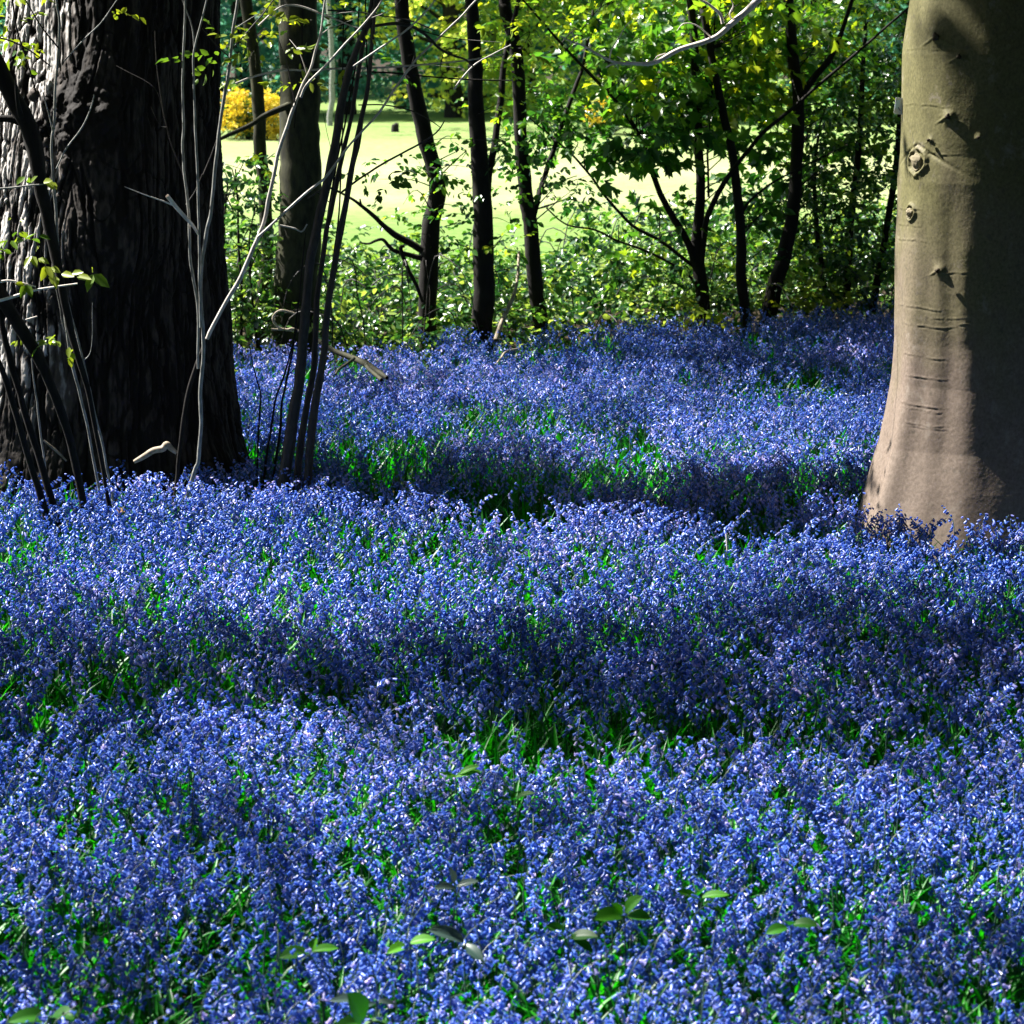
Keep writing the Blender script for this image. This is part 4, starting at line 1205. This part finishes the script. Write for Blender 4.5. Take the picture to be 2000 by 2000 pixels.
# ------------------------------------------------------------------ far side of the field
def far_tree(name, label, x, y, h, r, leaf, n=70, nper=130, L=.17, low=.3, t0=.5, trunk_r=.22, bark='dark', flat=.7):
    t = thing(name, label, 'tree', (x, y, 0), 'trees beyond the field')
    mb = MB()
    tube(mb, [(0, 0, -.1), (R.normal() * .1, 0, h * .3), (R.normal() * .2, 0, h * .6), (R.normal() * .3, 0, h * .92)], [trunk_r, trunk_r * .8, trunk_r * .5, .03], 9, 14, wob=.2)
    mb.build('trunk', M[bark], t)
    c = []
    while len(c) < n:
        p = R.normal(size=3) * [.5, .5, .5]
        u = R.random()
        z = low + (h - low) * u
        rr = r * (1 - .75 * u ** 2) * (.65 + .35 * R.random())
        a = R.uniform(0, 2 * PI)
        c.append((rr * math.cos(a) * R.random() ** .4, rr * math.sin(a) * R.random() ** .4, z))
    c = np.array(c)
    mb2 = MB()
    for e in c[::5]:
        tube(mb2, [(0, 0, min(e[2] * .75, h * .7)), e * [.5, .5, .92], e], [trunk_r * .25, .04, .015], 5, 8, wob=.2)
    build_each(mb2, 'branch', M[bark], t)
    ml = MB()
    foliage(ml, c, .24 * r, nper, L, flat, 1.0, t0, .45, aspect=.38)
    ml.build('crown', M[leaf], t)
    return t


FT = [  # px, Y, height, radius, leaf, tint
    ('dark_conifer', 'blue-green conifer leftmost beyond the field, dark behind the yellow gorse', 300, 66, 9, 2.6, 'leaf_teal', .5),
    ('dark_conifer', 'blue-green conifer beyond the field, seen between the slender tree and the olive trunk', 480, 67, 10, 2.8, 'leaf_teal', .45),
    ('dark_conifer', 'blue-green conifer beyond the field just right of the thick olive trunk', 680, 66, 11, 3.0, 'leaf_teal', .35),
    ('dark_conifer', 'blue-green conifer beyond the field behind the crooked tree', 790, 69, 10, 2.6, 'leaf_teal', .6),
    ('spring_birch', 'yellow-green tree beyond the field between the crooked and forked trunks', 885, 64, 8, 2.2, 'leaf_far', .6),
    ('spring_birch', 'pale green tree beyond the field behind the leaning tree', 1035, 66, 9, 2.6, 'leaf_far', .35),
    ('spring_birch', 'pale green tree beyond the field behind the sycamore\'s leftmost stems', 1190, 65, 9, 2.7, 'leaf_far', .3),
    ('spring_birch', 'pale green tree beyond the field behind the sycamore\'s upright stem', 1370, 66, 9, 2.8, 'leaf_far', .4),
    ('spring_birch', 'pale green tree beyond the field behind the bent trunk', 1560, 65, 8, 2.6, 'leaf_far', .35),
    ('dark_conifer', 'dark tree beyond the field hidden behind the beech', 1800, 67, 9, 3, 'leaf_teal', .5),
    ('dark_conifer', 'dark tree beyond the field hidden behind the old tree', 90, 66, 9, 3, 'leaf_teal', .5),
    ('spring_birch', 'pale green tree beyond the field, out past the beech', 2100, 65, 8, 3, 'leaf_far', .4),
]
for nm, lb, px, Y, h, r, lf, tn in FT:
    p = at(px, 240, Y)
    far_tree(nm, lb, p[0], Y, h, r, lf, 75 if lf == 'leaf_teal' else 62, 170, .125, .25, tn)
# pale birch trunk at the wood's edge
p = at(645, 225, 60)
t = thing('white_birch', 'pale straight birch trunk at the far edge of the field, right of the olive trunk', 'tree', (p[0], 60, 0), 'trees beyond the field')
mb = MB(); tube(mb, [(0, 0, -.1), (.05, 0, 1.5), (-.03, 0, 3), (.1, 0, 6.5)], [.065, .055, .045, .02], 9, 16, wob=.1)
mb.build('trunk', M['grey'], t)
ml = MB(); foliage(ml, np.column_stack([R.normal(size=30) * .9, R.normal(size=30) * .9, R.uniform(4, 7, 30)]), .5, 50, .14, .7, 1, .4, .4)
ml.build('crown', M['leaf_far'], t)
# gorse bushes
for nm, lb, blobs, px, Y in (
    ('gorse_bush', 'gorse bush in yellow bloom across the field, behind the slender tree', [(455, 195, 24, 24), (440, 232, 14, 22), (470, 238, 26, 18), (520, 200, 26, 24), (530, 225, 22, 30), (535, 260, 14, 18), (548, 250, 10, 20)], 490, 54),
    ('gorse_bush', 'small gorse bush in yellow bloom across the field, seen among the sycamore leaves', [(1165, 232, 22, 10), (1188, 218, 20, 14), (1180, 195, 14, 12), (1150, 205, 10, 8)], 1180, 56)):
    g = at(px, 270, Y); loc = (g[0], Y, 0)
    t = thing(nm, lb, 'bush', loc, 'gorse bushes across the field')
    mb = MB()
    big = px < 900
    for k in range(10):
        e = at(R.uniform(-45, 45) + px, R.uniform(200, 250), Y + R.uniform(-.3, .3)) - loc
        tube(mb, [(R.normal() * .08, R.normal() * .08, -.05), e * .5, e], [.03, .02, .01], 5, 9, wob=.1)
    mb.build('stem', M['dark'], t)
    ml = MB()
    c = zone(px, 228, 62 if big else 40, 40 if big else 26, Y + .1, .4, 60 if big else 30)
    foliage(ml, c - loc, .16, 60, .06, .8, .6, .2, .3)
    ml.build('foliage', M['leaf_dark'], t)
    ml = MB()
    for bx, by, rx, ry in blobs:
        foliage(ml, zone(bx, by, rx, ry, Y - .35, .25, int(rx * ry / 40)) - loc, .09, 46, .045, .9, .5, .5, .6, aspect=.5)
    ml.build('blossom', M['gorse'], t)
# stump on the field
p = at(772, 252, 57)
mb = MB(); tube(mb, [(0, 0, -.05), (.0, 0, .1), (.01, 0, .17), (0, 0, .2)], [.09, .075, .065, .004], 9, 10, rough=.3)
o = mb.build('field_stump', M['dark']); o.location = (p[0], 57, zfield(np.array(p[0]), np.array(57.0)) - .02)
tag(o, 'tiny dark stump alone on the bright field', 'stump')
# far wood closing the view
ml = MB()
n = 1500
c = np.column_stack([R.uniform(-45, 45, n), R.uniform(78, 92, n), R.random(n) ** .8 * 11 + .2])
foliage(ml, c, 1.5, 55, .42, .8, .9, .4, .5, aspect=.45)
tag(ml.build('distant_woods', M['leaf_teal']), 'dark wood closing the view far beyond the field', 'woods', kind='stuff')


# unseen foliage added behind, beside and above the viewer to block sky light
ml = MB()
c = np.concatenate([
    np.column_stack([R.uniform(-17, 15, 1500), R.uniform(-9, -3, 1500), R.uniform(.2, 12, 1500)]),
    np.column_stack([R.uniform(6.5, 12, 1200), R.uniform(-4, 26, 1200), R.uniform(.2, 11, 1200)]),
    np.column_stack([R.uniform(-15, -10, 700), R.uniform(-4, 12, 700), R.uniform(.2, 10, 700)]),
    np.column_stack([R.uniform(-14, 9, 2600), R.uniform(-7, 21, 2600), R.uniform(8.5, 11, 2600)])])
g = c[:, :2] - SUN[:2] / SUN[2] * (c[:, 2:3] - .33)
c = c[~((np.abs(g[:, 0]) < .19 * g[:, 1] + 1.6) & (g[:, 1] > 4.3) & (g[:, 1] < 25)) & (beam_dist(c, SUN_TARGETS) > 1.2) & (beam_dist(c, TREELINE) > .8)]
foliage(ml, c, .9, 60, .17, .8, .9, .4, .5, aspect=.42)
tag(ml.build('sky_screen_foliage', M['leaf_screen']), 'unseen foliage added behind, beside and above the viewer to block sky light', 'woods', kind='stuff')
shrub('hawthorn_bush', 'leafy bush peeping out behind the left side of the old tree',
      [([(-90, 900), (-80, 600), (-60, 300), (-20, 40)], 16.2, [16, 12, 6]), ([(-200, 900), (-190, 600), (-150, 400)], 16.0, [14, 10, 5])],
      [((-10, 60, 70, 110, 16.6, .3, 30), 12, .05, .55, .5, .15), ((-190, 560, 120, 260, 15.9, .6, 130), 14, .055, .4, .5, .18), ((-120, 300, 60, 120, 16.4, .3, 30), 12, .05, .4, .5, .15)], 'leaf_mid', (-90, 900), 16.2)
# ------------------------------------------------------------------ bluebells
def arch(h, lean, curl, n):
    """points of an arching flower stem: nearly straight, nodding at the tip, leaning to +X"""
    s = np.linspace(0, 1, n)
    ang = lean * s + curl * sstep(.55, 1, s) * s
    dx, dz = np.sin(ang), np.cos(ang)
    x = np.concatenate([[0], np.cumsum((dx[1:] + dx[:-1]) / 2)]) / (n - 1) * h
    z = np.concatenate([[0], np.cumsum((dz[1:] + dz[:-1]) / 2)]) / (n - 1) * h
    return np.column_stack([x, np.zeros(n), z])


def bell(mb, base, axis, L, r, lod, tint):
    axis = axis / np.linalg.norm(axis)
    ref = np.array([0, 0, 1.0]) if abs(axis[2]) < .9 else np.array([1.0, 0, 0])
    a = np.cross(axis, ref); a /= np.linalg.norm(a); b = np.cross(axis, a)
    S, T_, K = ((6, (0, .22, .68, 1), (.30, .95, .85, 1.15)), (5, (0, .35, 1), (.35, 1, 1.25)), (4, (0, .4, 1), (.4, 1.1, 1.35)))[lod]
    if lod == 2: T_, K = (0, 1), (.55, 1.35)
    th = np.linspace(0, 2 * PI, S, endpoint=False) + R.uniform(0, 6)
    ring = np.cos(th)[:, None] * a + np.sin(th)[:, None] * b
    V = np.concatenate([base + axis * L * t + ring * r * k for t, k in zip(T_, K)])
    nr = len(T_)
    i = np.arange(nr - 1)[:, None] * S; j = np.arange(S)[None]
    q = np.stack([i + j, i + (j + 1) % S, i + S + (j + 1) % S, i + S + j], -1).reshape(-1, 4)
    mb.add(V, q, tint)
    if lod == 0:      # curled tips
        th2 = th + PI / S
        e = np.cos(th2)[:, None] * a + np.sin(th2)[:, None] * b
        sd = -np.sin(th2)[:, None] * a + np.cos(th2)[:, None] * b
        A = base + axis * L + ring * r * 1.15
        B = np.roll(A, -1, 0)
        T1 = base + axis * L * .98 + e * r * 1.95 + sd * r * .2
        T0 = base + axis * L * .98 + e * r * 1.95 - sd * r * .2
        V = np.concatenate([A, B, T1, T0]); j = np.arange(S)
        mb.add(V, np.stack([j, j + S, j + 2 * S, j + 3 * S], -1), np.clip(tint + .12, 0, 1))


def strap(mb, base, az, L, w, rise, droop, n, tint, mat=0, two=True):
    s = np.linspace(0, 1, n)
    ang = rise + droop * s ** 1.5
    x = np.concatenate([[0], np.cumsum(np.sin(ang[:-1]))]) / (n - 1) * L
    z = np.concatenate([[0], np.cumsum(np.cos(ang[:-1]))]) / (n - 1) * L
    d = np.array([math.cos(az), math.sin(az), 0]); sd = np.array([-d[1], d[0], 0])
    c = base + x[:, None] * d + z[:, None] * np.array([0, 0, 1])
    ww = w * np.sin(np.clip(.25 + .75 * s, 0, 1) * PI) ** .7 + .0005
    up = np.column_stack([-np.cos(ang)[:, None] * d[None], np.sin(ang)]) if False else (-np.cos(ang)[:, None] * d + np.sin(ang)[:, None] * np.array([0, 0, 1]))
    l = c + sd * ww[:, None] + up * ww[:, None] * .5
    r = c - sd * ww[:, None] + up * ww[:, None] * .5
    i = np.arange(n - 1)
    if two:
        V = np.concatenate([l, c, r])
        q = np.concatenate([np.stack([i, i + 1, i + n + 1, i + n], -1), np.stack([i + n, i + n + 1, i + 2 * n + 1, i + 2 * n], -1)])
    else:
        V = np.concatenate([l, r]); q = np.stack([i, i + 1, i + n + 1, i + n], -1)
    mb.add(V, q, tint, mat)


def proto(lod):
    st, bl, lf = MB(), MB(), MB()
    h = R.uniform(.29, .36)
    P = arch(h, R.uniform(.02, .16), R.uniform(.7, 1.35), 24)
    n = (9, 5, 4)[lod]
    idx = np.linspace(0, 23, n).astype(int)
    tube(st, P[idx], np.array([.0026, .0024, .0020, .0010]) * (1, 1.1, 1.25)[lod], (5, 3, 3)[lod], n)
    nb = int(R.integers(9, 13)) if lod < 2 else int(R.integers(8, 11))
    for k in range(nb):
        f = .64 + .36 * k / (nb - 1)
        p = np.array([np.interp(f, np.linspace(0, 1, 24), P[:, c]) for c in range(3)])
        side = R.normal() * .9
        outd = np.array([math.cos(side), math.sin(side), 0])
        ax = outd * R.uniform(.5, 1.0) + np.array([0, 0, -R.uniform(.35, 1.0)])
        if k > nb - 3: ax = outd + np.array([0, 0, -R.uniform(0, .5)])
        sz = 1.0 if k < nb - 2 else .75
        p = p + outd * R.uniform(.003, .008)
        bell(bl, p, ax, R.uniform(.0150, .0185) * sz, .0043 * sz, lod, np.clip(.45 + R.normal() * .24, 0, 1))
    for k in range((5, 4, 3)[lod]):
        strap(lf, np.array([R.normal() * .012, R.normal() * .012, 0]), R.uniform(0, 2 * PI), R.uniform(.16, .27), R.uniform(.0055, .008), R.uniform(.25, .7), R.uniform(.5, 1.6), (6, 4, 3)[lod], R.random(), 0, lod < 2)
    return st, bl, lf


def stack(mb):
    return np.concatenate(mb.v), np.concatenate(mb.q), np.concatenate(mb.t)


# where they grow
def density(x, y, px, py):
    d = 1 - .80 * sstep(.56, .66, fbm(x * 1.7 + 5, y * 1.2 + 3, 91, 3))
    d = d * np.clip(.45 + 1.5 * (fbm(x * 7.5, y * 6, 92, 2) - .15), .4, 1)
    for cx, cy, rx, ry, k in ((1000, 1095, 260, 28, .55), (740, 915, 80, 26, .8), (230, 1095, 90, 24, .5), (590, 1120, 60, 20, .5), (980, 1560, 70, 55, .8), (870, 1500, 70, 22, .6), (430, 1770, 70, 40, .5), (700, 1670, 80, 40, .45),
                              (1570, 1420, 50, 40, .7), (150, 1540, 90, 40, .5), (1080, 1720, 90, 40, .55), (1250, 1790, 120, 40, .5), (1060, 1400, 90, 30, .25), (90, 1960, 70, 50, .6), (560, 1830, 60, 25, .5), (1750, 1700, 60, 40, .4),
                              (900, 1700, 50, 30, .5), (1560, 1780, 70, 40, .5)):
        d = d * (1 - k * np.exp(-((px - cx) / rx) ** 2 - ((py - cy) / ry) ** 2))
    # no flowers inside the trunks
    d = d * (np.hypot(x - OAKC[0] + .08, y - OAKC[1]) > .86) * (np.hypot(x - 2.24, y - BY) > .66)
    # thin at the old tree's foot
    d = d * (1 - .55 * np.exp(-((x - OAKC[0]) / .7) ** 2 - ((y - 13.95) / .25) ** 2))
    e = edge_y(x) + (fbm(x * 1.2, y * 0 + 4, 15, 3) - .5) * 1.2
    return d * (1 - sstep(-.5, .35, y - e))


N0 = 76000
bx = R.uniform(-6.2, 6.4, N0); by = R.uniform(4.4, 22.6, N0)
bz = gz(bx, by)
px, py = to_px(np.column_stack([bx, by, bz + .3]))
keepw = np.where((px > -900) & (px < 2900), 1.0, .35)
dens = density(bx, by, px, py) * keepw
k = R.random(N0) < dens * 1.0
bx, by, bz, px, py = bx[k], by[k], bz[k], px[k], py[k]
print('bluebells', len(bx))
dist = np.hypot(by, bx)
infr = (px > -10) & (px < 2010) & (py < 2040)
order = np.argsort(np.where(infr, dist, 99))
near = order[:300]
isnear = np.zeros(len(bx), bool); isnear[near] = True
tone = np.clip(.5 + (fbm(bx * .8 + 9, by * .8, 55, 3) - .5) * 1.05 + .0 + R.normal(size=len(bx)) * .12, 0, 1)   # natural colour of each plant

protos = [[stack_ for stack_ in [tuple(stack(m) for m in proto(l)) for _ in range(nv)]] for l, nv in ((0, 8), (1, 10), (2, 10))]


def scatter_plants(idx, lod, mb, part_mats=((0, 0), (1, 1), (2, 2))):
    var = R.integers(0, len(protos[lod]), len(idx))
    for vi in range(len(protos[lod])):
        ii = idx[var == vi]
        if len(ii) == 0: continue
        n = len(ii)
        rz = R.uniform(0, 2 * PI, n)
        s = R.uniform(.82, 1.18, n)
        tx, ty = R.normal(size=n) * .10, R.normal(size=n) * .10
        c, sn = np.cos(rz), np.sin(rz)
        for pi, mi in part_mats:
            V, Q, T = protos[lod][vi][pi]
            x = (V[None, :, 0] * c[:, None] - V[None, :, 1] * sn[:, None]) * s[:, None]
            y = (V[None, :, 0] * sn[:, None] + V[None, :, 1] * c[:, None]) * s[:, None]
            z = V[None, :, 2] * s[:, None]
            x = x + tx[:, None] * z + bx[ii][:, None]
            y = y + ty[:, None] * z + by[ii][:, None]
            W = np.stack([x, y, z + bz[ii][:, None]], -1).reshape(-1, 3)
            q = (Q[None] + (np.arange(n) * len(V))[:, None, None]).reshape(-1, 4)
            t = T[None] + (tone[ii] - .5)[:, None] * (.7 if pi == 1 else .4)
            mb.add(W, q, np.clip(t, 0, 1).ravel(), mi)


mb = MB()
rest = np.where(~isnear)[0]
for lod, (a, b) in enumerate(((0, 9.2), (9.2, 13.5), (13.5, 99))):
    scatter_plants(rest[(dist[rest] >= a) & (dist[rest] < b)], lod, mb)
FL = [M['flowerstem'], M['petal'], M['strap']]
tag(mb.build('bluebell_carpet', FL), 'carpet of blue bluebells spreading across the woodland floor', 'bluebells', kind='stuff')

# the nearest 300, each a plant of its own
src = []
for vi in range(8):
    part = []
    for pi, nm in enumerate(('stem', 'blossom', 'leaf_tuft')):
        m2 = MB(); V, Q, T = protos[0][vi][pi]
        m2.add(V, Q, T)
        part.append((nm, m2, FL[pi]))
    src.append(part)
first = {}
for j, i in enumerate(near):
    vi = int(R.integers(0, 8))
    loc, rz, s = (bx[i], by[i], bz[i]), R.uniform(0, 2 * PI), R.uniform(.85, 1.18)
    if vi not in first:
        root = thing('bluebell', 'blue-violet bluebell plant with nodding bells in the nearest rows of the carpet', 'bluebell', loc, 'bluebells in the nearest rows')
        kids = [m2.build(nm, mt, root) for nm, m2, mt in src[vi]]
        first[vi] = (root, kids)
    else:
        root0, kids0 = first[vi]
        root = root0.copy(); COL.objects.link(root)
        for k0 in kids0:
            c = k0.copy(); COL.objects.link(c); c.parent = root
    root.location = loc
    root.rotation_euler = (R.normal() * .08, R.normal() * .08, rz)
    root.scale = (s, s, s)

# extra strap leaves that show green in the gaps
mb = MB()
n = 9000
lx, ly = R.uniform(-5, 5.2, n), R.uniform(4.6, 20.5, n)
px, py = to_px(np.column_stack([lx, ly, np.full(n, .15)]))
dn = density(lx, ly, px, py)
ok = (np.hypot(lx - OAKC[0], ly - OAKC[1]) > .95) & (np.hypot(lx - 2.24, ly - BY) > .75) & (ly < edge_y(lx)) & (px > -400) & (px < 2400) & (R.random(n) < np.where(dn < .42, 1, .17))
for x, y in zip(lx[ok], ly[ok]):
    far = y > 10
    for k in range(5 if far else 8):
        strap(mb, np.array([x + R.normal() * .025, y + R.normal() * .025, gz(x, y)]), R.uniform(0, 2 * PI), R.uniform(.16, .30), R.uniform(.005, .010), R.uniform(.1, .6), R.uniform(.3, 1.5), 4 if far else 6, R.random(), 0, not far)
tag(mb.build('bluebell_leaves', M['strap']), 'green strap leaves showing between the bluebell flowers', 'leaves', kind='stuff')


# broad leaved plants among the flowers
def big_leaf(mb, base, d, L, W, tint, nrm=(0, 0, 1), droop=.3, pleat=0):
    d = np.array(d, float); d /= np.linalg.norm(d)
    s = np.cross(d, nrm); s /= np.linalg.norm(s); u = np.cross(s, d)
    nu, nv = 9, 9
    t = np.linspace(0, 1, nu)[:, None]; v = np.linspace(-1, 1, nv)[None]
    w = W * np.sin(np.clip(t * .97 + .03, 0, 1) * PI) ** .65 * (1 + .10 * np.sign(np.sin(t * 50)) * np.abs(v) ** 3) * (1 + .06 * R.normal())
    bend = -droop * L * t ** 2 + .35 * w * np.abs(v) + pleat * np.cos(v * 14 + t * 5) * .05 * W
    P = base + (t * L)[..., None] * d + (v * w)[..., None] * s + bend[..., None] * u
    i = np.arange(nu - 1)[:, None] * nv + np.arange(nv - 1)[None]
    q = np.stack([i, i + 1, i + nv + 1, i + nv], -1).reshape(-1, 4)
    mb.add(P.reshape(-1, 3), q, tint)


BL = [  # label, px, py of the leaves, Y, leaf list (angle in the picture, length px, width px, tint), material, pleat
    ('bright green two-leaved seedling in the flowers at the bottom centre', 800, 1822, 6.75, [(25, 42, 14, .95), (200, 40, 13, 1.0)], 'broad', 0),
    ('plant with a round dark green leaf at the bottom edge, left of centre', 705, 1975, 6.25, [(100, 60, 28, .12), (-20, 52, 26, .45), (150, 50, 20, .2)], 'broad', 0),
    ('plant with a grey-sheened pleated leaf above the bottom centre flowers', 905, 1822, 6.75, [(160, 62, 19, .3), (-30, 50, 14, .1)], 'greyleaf', 1),
    ('plant with a dark oval leaf, between centre and right near the bottom', 1110, 1805, 6.8, [(10, 50, 15, .05), (-40, 46, 13, .3), (120, 40, 15, .25)], 'broad', 0),
    ('bright broad-leaved plant with toothed leaves right of the dark oval leaf', 1220, 1768, 6.95, [(170, 52, 20, .75), (60, 42, 17, .65), (20, 48, 16, .6), (110, 30, 12, .9)], 'broad', 0),
    ('leafy plant with a fan of pointed green leaves at lower right of centre', 1365, 1735, 7.1, [(30, 44, 11, .8), (150, 40, 11, .7), (80, 30, 10, .6), (-20, 34, 11, .3)], 'broad', 0),
    ('large rosette of plain green leaves in the bottom left corner', 95, 1965, 6.25, [(60, 60, 20, .4), (150, 64, 20, .5), (-60, 58, 22, .3), (-130, 50, 20, .45), (10, 45, 16, .4)], 'broad', 0),
    ('low fern-like spray of bright leaves in the shaded centre', 890, 1500, 8.45, [(10, 44, 9, .95), (170, 48, 9, .9), (45, 34, 8, .9), (140, 30, 8, .8)], 'broad', 0),
    ('green leafy tuft around a dark hollow, below the fern-like spray', 1000, 1545, 8.2, [(80, 44, 8, .5), (110, 42, 8, .6), (40, 36, 8, .5), (150, 36, 8, .4)], 'broad', 0),
    ('grey-green leafed plant above the pleated leaf, in sunlit flowers', 890, 1712, 7.15, [(150, 34, 12, .8), (30, 36, 10, .6), (95, 26, 9, .9)], 'greyleaf', 1),
    ('plant with two broad green leaves in front of the flowers at lower right', 1545, 1790, 6.85, [(100, 44, 17, .45), (20, 40, 15, .35), (170, 36, 14, .5)], 'broad', 0),
    ('small toothed green plant left of the two-leaved seedling', 605, 1838, 6.7, [(160, 46, 16, .5), (20, 42, 12, .7), (80, 26, 10, .8)], 'broad', 0),
    ('grey dead-looking leaf clump hanging over the bottom edge', 735, 1930, 6.35, [(170, 66, 14, .3), (190, 50, 12, .15), (5, 30, 9, .4)], 'greyleaf', 1),
]
for lb, px_, py_, Y, lv, mt, pl in BL:
    c = at(px_, py_, Y) - np.array([0, 0, .028])
    g = np.array([c[0], Y + .02, float(gz(c[0], Y))])
    t = thing('broad_leaved_plant', lb, 'plant', tuple(g), 'broad-leaved plants among the bluebells')
    mb = MB()
    for ang, L, W, tn in lv:
        a = math.radians(ang); k = Y / FPX
        d = np.array([math.cos(a), -.45 + R.normal() * .25, math.sin(a) * .6 + .12 + R.normal() * .15])
        b = c + np.array([math.cos(a), 0, math.sin(a)]) * .006 + R.normal(size=3) * .004 - g
        big_leaf(mb, b, d, L * k * 1.25, W * k * 1.1, tn, (0, -.5, .86), .25, pl)
    mb.build('leaf', M[mt], t)
    mb = MB(); tube(mb, [(0, 0, -.02), (c - g) * .5 + [.005, 0, 0], c - g], [.003, .0026, .002], 5, 8)
    mb.build('stem', M['flowerstem'], t)

# ------------------------------------------------------------------ camera, light, world
cam = bpy.data.cameras.new('camera')
co = bpy.data.objects.new('camera', cam)
COL.objects.link(co)
co.location = CAM
co.rotation_euler = (PI / 2 - PITCH, 0, 0)
cam.sensor_width = 36
cam.lens = 36 * FPX / 2000
cam.clip_end = 6000
cam.dof.use_dof = True
cam.dof.focus_distance = 12.6
cam.dof.aperture_fstop = 9
sc.camera = co

sl = bpy.data.lights.new('sun', 'SUN')
sl.energy = 5.0
sl.angle = math.radians(.5)
sl.color = (1, .96, .90)
so = bpy.data.objects.new('sun', sl)
COL.objects.link(so)
so.rotation_euler = Vector(SUN).to_track_quat('Z', 'Y').to_euler()
so.location = (-20, 5, 30)

w = bpy.data.worlds.new('World')
sc.world = w
w.use_nodes = True
nt = w.node_tree
nt.nodes.clear()
out = nt.nodes.new('ShaderNodeOutputWorld')
bg = nt.nodes.new('ShaderNodeBackground')
sky = nt.nodes.new('ShaderNodeTexSky')
sky.sky_type = 'NISHITA'
sky.sun_disc = False
sky.sun_elevation = SUN_EL
sky.sun_rotation = -(PI / 2 - SUN_AZ)
nt.links.new(sky.outputs[0], bg.inputs['Color'])
bg.inputs['Strength'].default_value = .05
nt.links.new(bg.outputs[0], out.inputs['Surface'])

sc.view_settings.view_transform = 'Standard'
sc.view_settings.look = 'None'
sc.view_settings.gamma = 1
sc.view_settings.exposure = 1.98
sc.view_settings.use_curve_mapping = False
sc.render.engine = 'CYCLES'
cy = sc.cycles
cy.max_bounces = 6
cy.diffuse_bounces = 2
cy.glossy_bounces = 2
cy.transmission_bounces = 3
cy.transparent_max_bounces = 4
cy.use_denoising = True
cy.sample_clamp_indirect = 6
